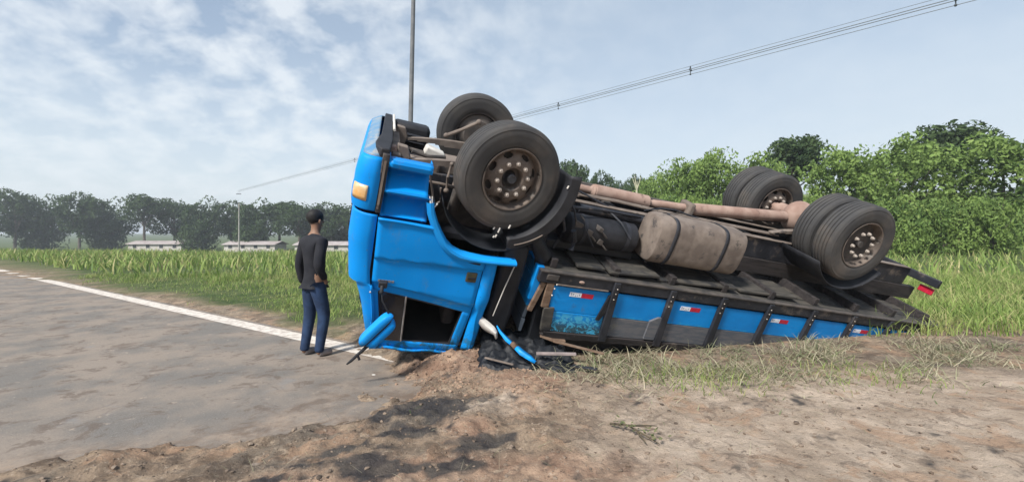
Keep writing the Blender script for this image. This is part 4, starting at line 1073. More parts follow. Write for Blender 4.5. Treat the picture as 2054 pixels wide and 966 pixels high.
# ------------------------------------------------------------------ grass
def blades(name, P, L, Wd, mat, lean=0.35, curl=0.5, seed=2, flat=None):
    rg = np.random.default_rng(seed)
    N = len(P)
    ang = rg.uniform(0, 2 * pi, N); le = np.abs(rg.normal(0, lean, N)) if flat is None else np.abs(rg.normal(flat, 0.25, N))
    dirx, diry = np.cos(ang), np.sin(ang)
    wa = rg.uniform(0, pi, N); wx, wy = np.cos(wa) * Wd, np.sin(wa) * Wd
    V = np.zeros((N, 7, 3)); K = 3
    cx, cy, cz = P[:, 0].copy(), P[:, 1].copy(), P[:, 2].copy()
    a = le.copy()
    for s_ in range(K):
        w_ = 1 - s_ / K * 0.6
        V[:, 2 * s_] = np.stack([cx - wx * w_, cy - wy * w_, cz], 1)
        V[:, 2 * s_ + 1] = np.stack([cx + wx * w_, cy + wy * w_, cz], 1)
        st = L / K
        cx = cx + dirx * np.sin(a) * st; cy = cy + diry * np.sin(a) * st; cz = cz + np.cos(a) * st
        a = a + curl * rg.uniform(0.3, 1.3, N)
    V[:, 6] = np.stack([cx, cy, cz], 1)
    base = (np.arange(N) * 7)[:, None]
    me = bpy.data.meshes.new(name)
    quads = np.concatenate([base + np.array([0, 1, 3, 2]), base + np.array([2, 3, 5, 4])], 0)
    tris = base + np.array([4, 5, 6])
    me.vertices.add(N * 7); me.vertices.foreach_set('co', V.ravel())
    li = np.concatenate([quads.ravel(), tris.ravel()]); me.loops.add(len(li)); me.loops.foreach_set('vertex_index', li)
    ls = np.concatenate([np.arange(len(quads)) * 4, quads.size + np.arange(N) * 3])
    me.polygons.add(len(ls)); me.polygons.foreach_set('loop_start', ls)
    me.update(calc_edges=True)
    at = me.attributes.new('tint', 'FLOAT', 'POINT'); at.data.foreach_set('value', np.repeat(rg.random(N), 7).astype(np.float32))
    me.materials.append(mat); o = bpy.data.objects.new(name, me); COL.objects.link(o); return o
def grassmat(name, a, b_, c_):
    k = MatB(name); t = k.attr('tint')
    c = k.mix(k.ramp(t, 0.0, 0.8), a, b_); c = k.mix(k.ramp(t, 0.78, 0.9), c, c_)
    c = k.mix(k.ramp(k.noise(0.6, 5, 0.7), 0.5, 0.62, 0, 0.45), c, c_)
    c = k.mix(k.ramp(k.noise(1.3, 3), 0.4, 0.7, 0, 0.5), c, b_)
    k.color(c); k.set(0.6, 0, 0.2)
    tr = k.n.new('ShaderNodeBsdfTranslucent'); k.l.new(c, tr.inputs[0]); mx = k.n.new('ShaderNodeMixShader'); mx.inputs[0].default_value = 0.3
    k.l.new(k.b.outputs[0], mx.inputs[1]); k.l.new(tr.outputs[0], mx.inputs[2]); k.l.new(mx.outputs[0], k.n['Material Output'].inputs['Surface'])
    return k.m
G_green = grassmat('green_grass', (0.12, 0.20, 0.05), (0.27, 0.36, 0.10), (0.42, 0.38, 0.19))
G_dry = grassmat('dry_grass', (0.20, 0.19, 0.12), (0.46, 0.42, 0.30), (0.11, 0.17, 0.06))
rg = np.random.default_rng(11)
def scatter(N, xr, yr, dens):
    x = rg.uniform(*xr, N); y = rg.uniform(*yr, N)
    k_ = rg.random(N) < dens(x, y); x, y = x[k_], y[k_]
    return np.stack([x, y, height(x, y) - 0.01], 1)
def verge(x, y):
    D = x * RN[0] + y * RN[1] - 3.70
    return sstep(D + (fbm(x, y, 0.9, 3) - 0.5) * 1.1, 0.45, 1.3) * (0.35 + 0.65 * sstep(fbm(x, y, 0.8, 3), 0.35, 0.6)) * (1 - spill(x, y) * (y < 7.5))
P = scatter(60000, (-14, -1.2), (6, 15), verge)
D_ = P[:, 0] * RN[0] + P[:, 1] * RN[1] - 3.70
o = blades('tall_grass', P, rg.uniform(0.12, 0.32, len(P)) * (0.45 + 0.9 * sstep(D_, 0.8, 5.5)) * (0.25 + 1.6 * fbm(P[:, 0], P[:, 1], 0.9, 3) ** 1.5) * rg.uniform(0.6, 1.5, len(P)), 0.006, G_green, 0.3, 0.45)
tag(o, 'tall green weeds growing on the verge beyond the white road line', 'grass', kind='stuff')
P = scatter(70000, (-60, 45), (14, 60), lambda x, y: np.clip((1.25 * y + 4 - np.abs(x)), 0, 1) * (0.4 + 0.6 * sstep(fbm(x, y, 0.25, 3), 0.35, 0.6)) * (x * RN[0] + y * RN[1] > 5.2))
o = blades('meadow_grass', P, rg.uniform(0.3, 0.75, len(P)), 0.03, G_green, 0.3, 0.4, seed=3)
tag(o, 'green field of rough grass stretching back to the trees', 'grass', kind='stuff')
P = scatter(34000, (1.0, 16), (6.2, 14), lambda x, y: 0.9 * sstep(x * RN[0] + y * RN[1], 5.5, 7.5))
o = blades('verge_grass', P, rg.uniform(0.15, 0.45, len(P)), 0.008, G_green, 0.35, 0.5, seed=4)
tag(o, 'grass growing behind the overturned cargo bed', 'grass', kind='stuff')
def drydens(x, y):
    e = np.exp(-(((x - 1.75) / 1.5) ** 2 + ((y - 4.75) / 0.55) ** 2)) + 0.35 * np.exp(-(((x - 0.9) / 0.5) ** 2 + ((y - 4.15) / 0.4) ** 2)) + np.exp(-(((x - 4.6) / 2.0) ** 2 + ((y - 5.2) / 0.8) ** 2))
    return e * sstep(fbm(x, y, 3.2, 3), 0.36, 0.54)
P = scatter(27000, (0.2, 7), (3.4, 6.6), drydens)
o = blades('dry_grass', P, rg.uniform(0.08, 0.30, len(P)) * (0.35 + 0.65 * sstep(drydens(P[:, 0], P[:, 1]), 0.1, 0.5)), 0.0050, G_dry, seed=5, flat=0.98, curl=0.35)
tag(o, 'flattened straw-coloured grass on the soil in front of the cargo bed', 'dry grass', kind='stuff')
P = scatter(3600, (1.0, 4.2), (3.9, 5.2), lambda x, y: np.exp(-(((x - 1.75) / 0.6) ** 2 + ((y - 4.45) / 0.32) ** 2)) + 0.5 * np.exp(-(((x - 3.6) / 0.6) ** 2 + ((y - 4.6) / 0.4) ** 2)))
o = blades('green_tufts', P, rg.uniform(0.06, 0.17, len(P)), 0.004, G_green, 0.5, 0.5, seed=6)
tag(o, 'fresh green tufts among the straw beside the cargo bed', 'grass', kind='stuff')
P = scatter(900, (-1.8, 3.2), (2.3, 4.4), lambda x, y: spill(x, y) * 0.6)
o = blades('straw_litter', P, rg.uniform(0.04, 0.16, len(P)), 0.0022, G_dry, seed=8, flat=1.35, curl=0.12)
tag(o, 'scattered bits of dry straw on the bare soil', 'straw', kind='stuff')
# fallen leafy twig, front right
tw = empty('leafy_twig', (0.86, 3.20, gz(0.86, 3.20) + 0.012)); tag(tw, 'uprooted leafy twig lying on pale soil in the right foreground', 'twig')
stem_m = simple('twig_bark', (0.06, 0.05, 0.035), (0.10, 0.08, 0.05), 20, 0.9)
leaf_m = simple('dull_leaf', (0.07, 0.09, 0.035), (0.13, 0.14, 0.06), 12, 0.7)
for pts in ([(-0.13, 0.14, 0.02), (-0.03, 0.05, 0.05), (0.05, -0.03, 0.03), (0.14, -0.16, 0.01)], [(-0.02, 0.05, 0.045), (0.10, 0.04, 0.05), (0.20, 0.08, 0.03)], [(0.03, -0.02, 0.03), (0.05, -0.16, 0.015)]):
    b = MB(); b.tube(pts, [0.009] + [0.006] * (len(pts) - 2) + [0.003], 6); b.build('stem', stem_m, tw)
rg2 = random.Random(4)
for i in range(34):
    t = rg2.random(); p = Vector((-0.13, 0.14, 0.02)).lerp(Vector((0.17, -0.12, 0.03)), t) + Vector((rg2.uniform(-0.05, 0.06), rg2.uniform(-0.05, 0.06), rg2.uniform(0, 0.045)))
    d = Vector((rg2.uniform(-1, 1), rg2.uniform(-1, 1), rg2.uniform(-0.3, 0.5))).normalized() * rg2.uniform(0.02, 0.045); w_ = d.cross(Vector((rg2.uniform(-.5, .5), 0, 1))).normalized() * d.length * 0.32
    b = MB(); b.add([p, p + d * 0.5 + w_, p + d, p + d * 0.5 - w_, p + d * 0.5 + Vector((0, 0, -0.004))], [(0, 1, 4), (1, 2, 4), (2, 3, 4), (3, 0, 4)]); b.build('leaf', leaf_m, tw)

# ------------------------------------------------------------------ street pole, power line
conc = simple('weathered_pole_steel', (0.10, 0.11, 0.12), (0.15, 0.155, 0.16), 3, 0.7, bump=0.1)
yp = 15.0
xp = (824.5 - 1027) / 900 * yp
b = MB(); z0 = gz(xp, yp)
b.tube([(xp - 0.13, yp, z0 - 0.4), (xp - 0.02 , yp, 4.9), (xp + 0.10, yp, 10.2), (xp + 0.13, yp, 11.6)], [0.085, 0.078, 0.066, 0.06], 16)
pole = b.build('lamp_post', conc); tag(pole, 'slim dark grey lamp post rising behind the upturned cab, leaning slightly', 'lamp post')
b = MB(); b.tube([(xp + 0.13, yp, 11.5), (xp + 0.3, yp, 12.1), (xp + 1.1, yp - 0.3, 12.4)], 0.035, 10); b.build('lamp_arm', conc, pole)
b = MB(); b.box((xp + 1.0, yp - 0.45, 12.33), (xp + 1.65, yp - 0.2, 12.43)); b.build('lamp_head', conc, pole, bevel=0.03)

wire_m = simple('wire_aluminium', (0.16, 0.18, 0.20), None, 3, 0.5, bump=0)
dark_m = simple('spacer_polymer', (0.05, 0.06, 0.065), None, 3, 0.6, bump=0)
pole_m = simple('concrete_pole', (0.28, 0.27, 0.25), (0.36, 0.34, 0.31), 2, 0.85)
LA, LB = Vector((-25.5, 60.0, 9.55)), Vector((9.1, 23.5, 9.52))
def line(t, dz=0.0, dn=0.0):
    p = LA.lerp(LB, t); d = (LB - LA).normalized(); nn = Vector((-d.y, d.x, 0)).normalized()
    p = p + nn * dn; p.z += dz + 0.28 - 0.9 * (0.28 - (t - 0.68) ** 2 * 0.0) * 0
    return p
TP = (-1.1, 0.20 - 0.65, 1.32)
def power_pole(t, lab):
    p = line(t); zz = gz(p.x, p.y)
    rt = empty('utility_pole', (p.x, p.y, zz)); tag(rt, lab, 'utility pole', 'poles carrying the power line')
    b = MB(); b.tube([(0, 0.25, -0.5), (0, 0.25, 11.0)], [0.17, 0.10], 12); b.build('pole', pole_m, rt)
    b = MB(); b.box((-0.5, 0.05, 9.3 - zz), (0.5, 0.2, 9.4 - zz)); b.build('bracket_arm', dark_m, rt)
    for x in (-0.3, 0.0, 0.3):
        b = MB(); b.lathe([(0.02, 0), (0.05, 0.03), (0.03, 0.06), (0.05, 0.09), (0.02, 0.14)], (x, 0.12, 9.4 - zz), 'z', 10); b.build('insulator', dark_m, rt)
power_pole(1.42, 'concrete pole carrying the power line at the right, nearest of its line')
power_pole(-0.9, 'concrete pole carrying the power line far to the left')
ts = np.linspace(-0.9, 1.42, 70)
wires = []
for i, (dz, dn, rad) in enumerate(((0.30, 0.0, 0.010), (0.10, 0.13, 0.017), (0.10, -0.13, 0.017), (-0.12, 0.0, 0.013))):
    b = MB(); b.tube([line(t, dz + 0.0 * t, dn) for t in ts], rad, 6, caps=False)
    o = b.build('power_cable', wire_m)
    tag(o, ['thin top messenger wire of the power line', 'upper conductor of the power line, far side', 'upper conductor of the power line, near side', 'lowest conductor of the power line'][i], 'cable', 'cables of the power line')
for i, t in enumerate((0.205, 0.515, 0.826, 1.005, 1.2)):
    p = line(t); b = MB()
    b.tube([p + Vector((0, 0, 0.30)), p + Vector((0, 0, 0.12))], 0.02, 6)
    d = (LB - LA).normalized(); nn = Vector((-d.y, d.x, 0)) * 0.13
    b.tube([p + Vector((0, 0, 0.30)) - nn * 0.2, p + nn + Vector((0, 0, 0.08)), p - nn + Vector((0, 0, 0.08)), p + Vector((0, 0, 0.30)) + nn * 0.2], 0.028, 6)
    b.tube([p + Vector((0, 0, 0.08)), p + Vector((0, 0, -0.14))], 0.02, 6); b.sphere(p + Vector((0, 0, -0.12)), 0.05, 8, 6)
    o = b.build('cable_spacer', dark_m)
    tag(o, ['spacer on the power line farthest left', 'spacer on the power line behind the truck wheels', 'spacer on the power line just right of the wheels', 'spacer on the power line near the right-hand trees', 'spacer on the power line closest to the right pole'][i], 'cable spacer', 'spacers on the power line')

# ------------------------------------------------------------------ trees
def foliage_mat(name, a, b_, c_):
    k = MatB(name)
    c = k.mix(k.ramp(k.noise(0.45, 3), 0.38, 0.62), a, b_)
    c = k.mix(k.ramp(k.noise(3.0, 3), 0.5, 0.7), c, c_)
    oi = k.n.new('ShaderNodeObjectInfo')
    c = k.mix(k.ramp(oi.outputs['Random'], 0, 1, 0, 0.4), c, b_)
    k.color(c); k.set(0.65, 0, 0.2)
    tr = k.n.new('ShaderNodeBsdfTranslucent'); k.l.new(c, tr.inputs[0]); mx = k.n.new('ShaderNodeMixShader'); mx.inputs[0].default_value = 0.25
    k.l.new(k.b.outputs[0], mx.inputs[1]); k.l.new(tr.outputs[0], mx.inputs[2]); k.l.new(mx.outputs[0], k.n['Material Output'].inputs['Surface'])
    return k.m
F_dark = foliage_mat('dark_foliage', (0.034, 0.065, 0.028), (0.065, 0.105, 0.04), (0.09, 0.13, 0.05))
F_mid = foliage_mat('bright_foliage', (0.085, 0.15, 0.04), (0.18, 0.27, 0.07), (0.25, 0.33, 0.10))
bark = simple('tree_bark', (0.09, 0.075, 0.06), (0.14, 0.12, 0.10), 4, 0.9)
def tree_proto(name, H, crown_w, trunk_h, nl, N, leaf, mat, seed, flat=0.75, parts=True, low=0.35):
    rg = np.random.default_rng(seed)
    rt = empty(name)
    b = MB()
    lobes = []
    for i in range(nl):
        a = rg.uniform(0, 2 * pi); rr_ = crown_w * 0.5 * sqrt(rg.random()) * 0.72
        zf = rg.uniform(low, 1.0)
        sz = crown_w * rg.uniform(0.15, 0.27)
        lobes.append((rr_ * cos(a), rr_ * sin(a), trunk_h + (H - trunk_h - sz * flat) * zf * (1 - 0.28 * (rr_ / (crown_w * 0.5)) ** 2), sz))
    b.tube([(0, 0, -0.4), (0.05, 0, trunk_h * 0.5), (0.0, 0.08, trunk_h), (0.1, 0, trunk_h + (H - trunk_h) * 0.55)], [H * 0.028, H * 0.022, H * 0.018, H * 0.007], 10)
    for (x, y, z, s_) in lobes[:9]:
        b.tube([(0, 0.05, trunk_h * rg.uniform(0.8, 1.1)), (x * 0.5, y * 0.5, (trunk_h + z) / 2 + 0.1), (x, y, z)], [H * 0.009, H * 0.006, H * 0.003], 5, caps=False)
    b.build('trunk', bark, rt)
    per = N // nl
    V = []
    for (x, y, z, s_) in lobes:
        n_ = int(per * rg.uniform(0.6, 1.4))
        d = rg.normal(size=(n_, 3)); d /= np.linalg.norm(d, axis=1)[:, None]
        r_ = s_ * rg.uniform(0.35, 1.08, n_) ** 0.45
        # clump the leaves: sprays
        c = np.stack([x + d[:, 0] * r_, y + d[:, 1] * r_, z + d[:, 2] * r_ * flat], 1)
        keep = np.array([fbm(p[0] * 1.0 + seed, p[1] + p[2] * 1.3, 1.6 / max(1, crown_w / 6), 2) > 0.44 for p in c])
        V.append(c[keep])
    C = np.concatenate(V); n_ = len(C)
    u = rg.normal(size=(n_, 3)); u /= np.linalg.norm(u, axis=1)[:, None]
    w_ = np.cross(u, rg.normal(size=(n_, 3))); w_ /= np.linalg.norm(w_, axis=1)[:, None]
    s_ = leaf * rg.uniform(0.5, 1.4, n_)[:, None]
    Q = np.stack([C - u * s_, C + w_ * s_ * 0.45, C + u * s_, C - w_ * s_ * 0.45], 1)
    me = bpy.data.meshes.new('crown'); me.vertices.add(n_ * 4); me.vertices.foreach_set('co', Q.ravel())
    me.loops.add(n_ * 4); me.loops.foreach_set('vertex_index', np.arange(n_ * 4))
    me.polygons.add(n_); me.polygons.foreach_set('loop_start', np.arange(n_) * 4); me.update(calc_edges=True)
    me.materials.append(mat); o = bpy.data.objects.new('crown', me); COL.objects.link(o); o.parent = rt
    return rt
protos = {
    'open': tree_proto('tree', 9.0, 7.0, 3.4, 22, 9000, 0.20, F_dark, 21, 0.6),
    'round': tree_proto('tree', 8.0, 6.4, 2.2, 26, 12000, 0.19, F_dark, 22, 0.85, low=0.05),
    'dense': tree_proto('tree', 9.0, 8.2, 1.6, 34, 15000, 0.20, F_mid, 23, 0.85, low=0.0),
    'dense2': tree_proto('tree', 8.5, 8.0, 1.0, 30, 12000, 0.22, F_dark, 29, 0.9, low=0.0),
    'shrub': tree_proto('tree', 4.2, 5.6, 0.5, 24, 9000, 0.15, F_mid, 24, 0.8, low=0.0),
}
usedp = set()
def put_tree(kind, px, top, dist, label, group, wpx=None, cat='tree', name='tree'):
    """px, top: where the crown's middle and top show for a camera at the origin; dist in metres"""
    H0 = {'dense2': 8.5, 'open': 9.0, 'round': 8.0, 'dense': 9.0, 'shrub': 4.2}[kind]; W0 = {'dense2': 8.0, 'open': 7.0, 'round': 6.4, 'dense': 8.2, 'shrub': 5.6}[kind]
    x = (px - 1027) / 900 * dist; zg = gz(x, dist)
    Ht = 1.5 + (465 - top) / 900 * dist - zg
    s_ = Ht / H0; sw = s_ if wpx is None else wpx / 900 * dist / W0
    rt = protos[kind]
    if kind in usedp: rt = copy_tree(rt)
    usedp.add(kind)
    rt.name = name
    rt.location = (x, dist, zg); rt.scale = (sw, sw, s_); rt.rotation_euler = (0, 0, random.uniform(0, 6.28))
    tag(rt, label, cat, group)
GR, GL = 'trees on the rise behind the truck', 'far tree line on the left'
put_tree('open', 1148, 314, 62, 'open-crowned dark tree showing just right of the near wheel, sky through its branches', GR, 84)
put_tree('round', 1207, 336, 66, 'round dark tree above the drive shaft, second from the wheel', GR, 62)
put_tree('round', 1246, 356, 80, 'low hazy tree in the dip of the skyline right of the round tree', GR, 58)
put_tree('round', 1278, 342, 60, 'dark tree behind the bare forked shrub', GR, 52)
put_tree('dense', 1318, 338, 44, 'bright green bushy tree left of the tall one at the right', GR, 90)
put_tree('dense', 1362, 312, 36, 'tall bright green tree near the right end of the truck bed', GR, 120)
put_tree('dense', 1432, 288, 36, 'tall bright green tree right of the fuel tank', GR, 130)
put_tree('dense', 1510, 300, 34, 'broad green tree above the middle of the cargo bed', GR, 140)
put_tree('open', 1595, 262, 38, 'open dark tree rising above the row on the right', GR, 150)
put_tree('dense', 1690, 285, 30, 'full green tree behind the rear wheels', GR, 160)
put_tree('dense', 1800, 262, 30, 'full green tree beyond the tail of the truck', GR, 190)
put_tree('open', 1905, 240, 34, 'dark open-crowned tree second from the right edge', GR, 190)
put_tree('dense', 2010, 255, 28, 'green tree at the far right edge', GR, 220)
for i, (px, top, d_) in enumerate(((1180, 385, 48), (1225, 388, 46), (1270, 384, 40), (1312, 380, 36), (1350, 372, 32), (1395, 378, 30), (1450, 372, 30), (1520, 376, 28), (1600, 380, 26), (1690, 384, 26), (1790, 380, 25), (1890, 382, 25), (1990, 376, 24))):
    put_tree('shrub', px, top, d_, ['green shrub under the open dark tree', 'green shrub below the round dark tree', 'green shrub at the foot of the bare forked shrub', 'green shrub under the bushy tree', 'green shrub above the fuel tank', 'green shrub right of the fuel tank', 'green shrub over the second bay of the bed', 'green shrub over the middle of the bed', 'green shrub below the taller open tree', 'green shrub behind the rear wheels', 'green shrub right of the rear wheels', 'green shrub beyond the tail board', 'green shrub at the right edge'][i], 'shrubs on the slope behind the truck', 84 if d_ > 30 else 110, 'shrub', 'shrub')
lx = [(30, 372), (95, 385), (160, 378), (225, 390), (290, 384), (350, 392), (410, 388), (465, 396), (515, 392), (560, 400), (600, 398), (636, 403), (664, 401), (694, 405), (728, 408), (765, 404), (805, 410)]
words = ['leftmost tree of the far row', 'second tree from the left edge in the far row', 'third tree from the left edge in the far row', 'fourth tree from the left edge in the far row', 'fifth tree from the left edge in the far row', 'sixth tree from the left edge in the far row', 'seventh tree from the left edge in the far row', 'eighth tree from the left edge in the far row', 'dark tree two left of the person', 'dark tree left of the person', 'dark tree directly over the person', 'dark tree behind the person', 'dark hazy tree just right of the person', 'dark hazy tree touching the truck bumper', 'dark tree hidden by the blue bumper corner', 'dark tree hidden behind the front of the cab', 'dark tree hidden behind the cab door']
for i, (px, top) in enumerate(lx):
    put_tree(('round', 'dense2', 'round', 'dense2', 'open')[i % 5], px, top, 122 + (i * 7) % 14, words[i], GL, 88)
# bare forked shrub
bx, by = (1277 - 1027) / 900 * 30, 30.0
bz = gz(bx, by)
b = MB(); b.tube([(0, 0, 0), (0.02, 0, 1.0), (0.0, 0, 465 * 0 + (1.5 + (465 - 378) / 900 * 30) - bz)], [0.09, 0.08, 0.06], 8)
zt = 1.5 + (465 - 378) / 900 * 30 - bz
for (dx_, dz_) in ((-0.28, 0.75), (0.30, 0.80), (0.05, 0.5), (-0.12, 0.9)): b.tube([(0, 0, zt - 0.1), (dx_ * 0.5, 0, zt + dz_ * 0.4), (dx_, 0.05, zt + dz_)], [0.05, 0.035, 0.012], 6)
o = b.build('bare_shrub', simple('bleached_bark', (0.42, 0.40, 0.30), (0.32, 0.32, 0.22), 5, 0.9)); o.location = (bx, by, bz); tag(o, 'pale bare forked stem standing before the green trees', 'dead shrub')

# ------------------------------------------------------------------ low houses beyond the field
wallm = simple('pale_render', (0.50, 0.48, 0.45), (0.42, 0.38, 0.35), 0.8, 0.85)
roofm = simple('fibre_cement_roof', (0.42, 0.38, 0.37), (0.32, 0.27, 0.26), 0.7, 0.8)
winm = simple('dark_window', (0.03, 0.035, 0.04), None, 3, 0.2, bump=0)
def house(px, d_, w_, h_, lab, dep=6.0):
    x = (px - 1027) / 900 * d_; z = gz(x, d_)
    rt = empty('low_house', (x, d_, z)); tag(rt, lab, 'house', 'low houses across the field')
    b = MB(); b.box((-w_ / 2, 0, -0.3), (w_ / 2, dep, h_)); b.build('wall', wallm, rt)
    b = MB(); b.poly([(-0.5, h_ - 0.05), (-0.5, h_ + 0.07), (dep / 2, h_ + 0.85), (dep + 0.5, h_ + 0.07), (dep + 0.5, h_ - 0.05), (dep / 2, h_ + 0.72)], -w_ / 2 - 0.4, w_ / 2 + 0.4, 'x'); b.build('roof', roofm, rt)
    n_ = max(2, int(w_ / 3))
    for i in range(n_):
        cx = -w_ / 2 + w_ * (i + 0.5) / n_
        f = MB().box((cx - 0.55, -0.05, 1.0), (cx + 0.55, 0.03, 2.0)).build('window', wallm, rt)
        MB().box((cx - 0.47, -0.07, 1.08), (cx + 0.47, -0.04, 1.92)).build('pane', winm, f)
house(688, 105, 13, 2.0, 'low pale house with grey pitched roof seen beside the truck bumper')
house(628, 110, 9, 2.0, 'small low house behind the person')
house(500, 115, 13, 2.0, 'low house in the middle of the far left field edge')
house(310, 118, 14, 2.1, 'wide low house at the far left field edge')

# ------------------------------------------------------------------ the person at the left
def skinned(name, pts, edges, rad, mat, parent, levels=2, root=0):
    me = bpy.data.meshes.new(name); me.from_pydata([tuple(p) for p in pts], edges, []); me.update()
    o = bpy.data.objects.new(name, me); COL.objects.link(o); o.parent = parent
    sk = o.modifiers.new('skin', 'SKIN'); sk.use_smooth_shade = True; sk.branch_smoothing = 0.3
    if not me.skin_vertices: 
        bm = bmesh.new(); bm.from_mesh(me); bm.verts.layers.skin.verify(); bm.to_mesh(me); bm.free()
    for i, v in enumerate(me.skin_vertices[0].data):
        r_ = rad[i]; v.radius = (r_, r_) if not isinstance(r_, tuple) else r_; v.use_root = (i == root)
    sb = o.modifiers.new('sub', 'SUBSURF'); sb.levels = levels; sb.render_levels = levels
    me.materials.append(mat); return o
skin_m = simple('brown_skin', (0.20, 0.11, 0.07), (0.24, 0.14, 0.09), 6, 0.6)
shirt_m = simple('black_shirt', (0.008, 0.009, 0.014), (0.014, 0.015, 0.02), 8, 0.9)
jean_m = simple('blue_denim', (0.010, 0.024, 0.062), (0.018, 0.042, 0.10), 9, 0.9, bump=0.3)
shoe_m = simple('grey_shoe', (0.32, 0.28, 0.27), (0.22, 0.2, 0.2), 10, 0.8)
hair_m = simple('black_hair', (0.008, 0.007, 0.007), None, 30, 0.7)
py_ = 5.45; pxx = (630 - 1027) / 900 * py_
per = empty('person', (pxx, py_, 0.0)); tag(per, 'person in black long-sleeved shirt and blue jeans standing on the road edge, hand in pocket', 'person')
per.rotation_euler = (0, 0, radians(150))
# seen from slightly behind: local x = right, y = back, z = up
nodes = {
 'pel': (0, 0, 0.95, 0.112), 'abd': (0, -0.01, 1.08, 0.118), 'chest': (0, 0.0, 1.27, 0.135), 'upper': (0, 0.01, 1.38, 0.11), 'neck': (0, -0.01, 1.49, 0.052), 'head0': (0, -0.035, 1.56, 0.068), 'head1': (0, -0.03, 1.64, 0.084), 'head2': (0, -0.02, 1.70, 0.072),
 'shR': (-0.155, 0.01, 1.385, 0.062), 'elR': (-0.205, 0.10, 1.10, 0.042), 'wrR': (-0.165, -0.03, 0.93, 0.030),
 'shL': (0.165, 0.01, 1.385, 0.062), 'elL': (0.235, 0.04, 1.09, 0.042), 'wrL': (0.245, -0.02, 0.86, 0.028), 'haL': (0.245, -0.045, 0.79, 0.026),
 'haR': (-0.15, -0.06, 0.87, 0.03),
 'hipR': (0.082, 0, 0.80, 0.085), 'knR': (0.115, -0.03, 0.50, 0.062), 'anR': (0.12, 0.04, 0.10, 0.042), 'heR': (0.12, 0.06, 0.045, 0.036), 'toR': (0.13, -0.13, 0.032, 0.03),
 'hipL': (-0.082, 0, 0.80, 0.085), 'knL': (-0.10, -0.07, 0.50, 0.062), 'anL': (-0.10, 0.0, 0.10, 0.042), 'heL': (-0.10, 0.02, 0.045, 0.036), 'toL': (-0.11, -0.17, 0.032, 0.03)}
E_ = [('pel', 'abd'), ('abd', 'chest'), ('chest', 'upper'), ('upper', 'neck'), ('neck', 'head0'), ('head0', 'head1'), ('head1', 'head2'), ('upper', 'shR'), ('shR', 'elR'), ('elR', 'wrR'), ('wrR', 'haR'), ('upper', 'shL'), ('shL', 'elL'), ('elL', 'wrL'), ('wrL', 'haL'), ('pel', 'hipR'), ('hipR', 'knR'), ('knR', 'anR'), ('anR', 'heR'), ('heR', 'toR'), ('pel', 'hipL'), ('hipL', 'knL'), ('knL', 'anL'), ('anL', 'heL'), ('heL', 'toL')]
def fig(name, keys, mat, grow=0.0, extra=None, shrink=None):
    ks = list(keys); ix = {k_: i for i, k_ in enumerate(ks)}
    pts = [nodes[k_][:3] for k_ in ks]; rad = [nodes[k_][3] + (grow if not shrink or k_ not in shrink else shrink[k_]) for k_ in ks]
    ed = [(ix[a], ix[b_]) for a, b_ in E_ if a in ix and b_ in ix]
    if extra:
        for p, r_, to in extra:
            pts.append(p); rad.append(r_); ed.append((ix[to] if isinstance(to, str) else to, len(pts) - 1))
    return skinned(name, pts, ed, rad, mat, per)
fing = []
base_i = len(nodes)
for j, (dx_, l_) in enumerate(((-0.026, 0.070), (-0.009, 0.080), (0.009, 0.076), (0.026, 0.058))):
    i0 = base_i + 2 * j
    fing.append(((0.246, -0.05 + dx_, 0.745), 0.0095, 'haL')); fing.append(((0.236, -0.055 + dx_ * 1.1, 0.745 - l_), 0.008, i0))
fing.append(((0.236, -0.088, 0.775), 0.011, 'haL')); fing.append(((0.228, -0.102, 0.735), 0.009, base_i + 8))
body = fig('body', nodes.keys(), skin_m, -0.004, fing)
fig('shirt', ['pel', 'abd', 'chest', 'upper', 'neck', 'shR', 'elR', 'wrR', 'shL', 'elL', 'wrL'], shirt_m, 0.014, extra=[((0, 0, 0.87), 0.108, 'pel')], shrink={'neck': 0.008})
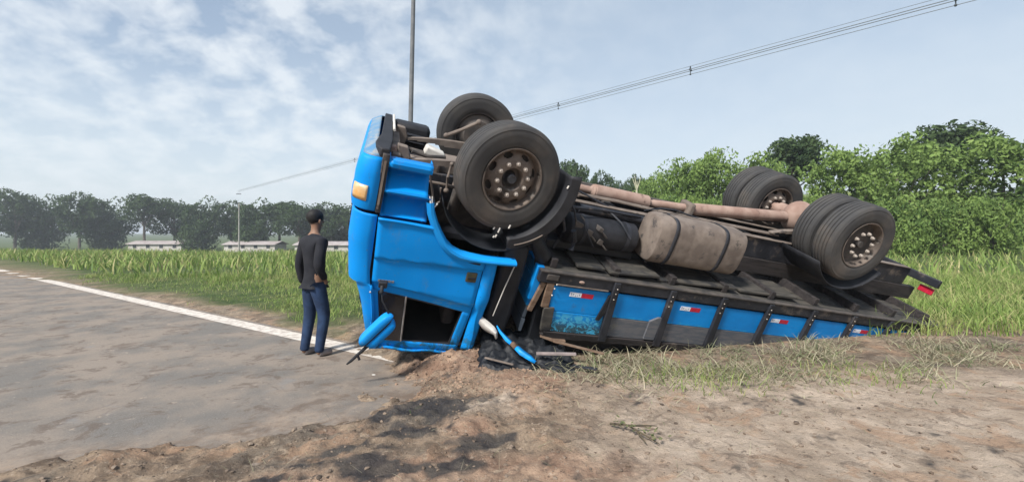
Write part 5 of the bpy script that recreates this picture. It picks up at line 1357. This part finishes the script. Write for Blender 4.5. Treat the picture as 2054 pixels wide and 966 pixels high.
fig('jeans', ['pel', 'hipR', 'knR', 'anR', 'hipL', 'knL', 'anL'], jean_m, 0.014, extra=[((0.12, 0.05, 0.045), 0.060, 'anR'), ((-0.10, 0.01, 0.045), 0.060, 'anL')], shrink={'pel': 0.002})
for s in ('R', 'L'):
    h_, t_ = nodes['he' + s], nodes['to' + s]
    skinned('shoe', [h_[:3], ((h_[0] + t_[0]) / 2, (h_[1] + t_[1]) / 2, 0.045), t_[:3]], [(0, 1), (1, 2)], [0.042, 0.043, 0.036], shoe_m, per)
b = MB(); b.sphere((0, -0.012, 1.685), 0.100, 18, 12, (0.9, 1.05, 0.95)); hair = b.build('hair', hair_m, per, noise=0.006, nscale=30)
# face: nose, eyes, mouth, ears in the skin-coloured head
b = MB(); b.tube([(0, -0.112, 1.655), (0, -0.132, 1.615)], [0.008, 0.014], 8); b.build('nose', skin_m, per)
for x in (-0.032, 0.032):
    b = MB(); b.sphere((x, -0.100, 1.655), 0.010, 8, 6); b.build('eye', hair_m, per)
for x in (-0.086, 0.086):
    b = MB(); b.sphere((x, -0.02, 1.625), 0.028, 10, 8, (0.35, 0.7, 1)); b.build('ear', skin_m, per)
b = MB(); b.tube([(-0.022, -0.108, 1.578), (0, -0.112, 1.576), (0.022, -0.108, 1.578)], 0.006, 6); b.build('mouth', simple('lips', (0.20, 0.07, 0.06), None, 5, 0.6), per)
# ------------------------------------------------------------------ haze
lim = 1100.0
b = MB(); b.box((-lim, -lim, -8.0), (lim, lim, 24.0)); hz = b.build('haze', None if False else conc)
hz.data.materials.clear()
hm = bpy.data.materials.new('thin_air_haze'); hm.use_nodes = True
hn = hm.node_tree.nodes; hn.remove(hn['Principled BSDF'])
pv = hn.new('ShaderNodeVolumePrincipled'); pv.inputs['Color'].default_value = (0.86, 0.92, 1.0, 1); pv.inputs['Density'].default_value = 0.0009; pv.inputs['Anisotropy'].default_value = 0.2
hm.node_tree.links.new(pv.outputs[0], hn['Material Output'].inputs['Volume'])
hz.data.materials.append(hm); tag(hz, kind='stuff')
bpy.context.view_layer.update()
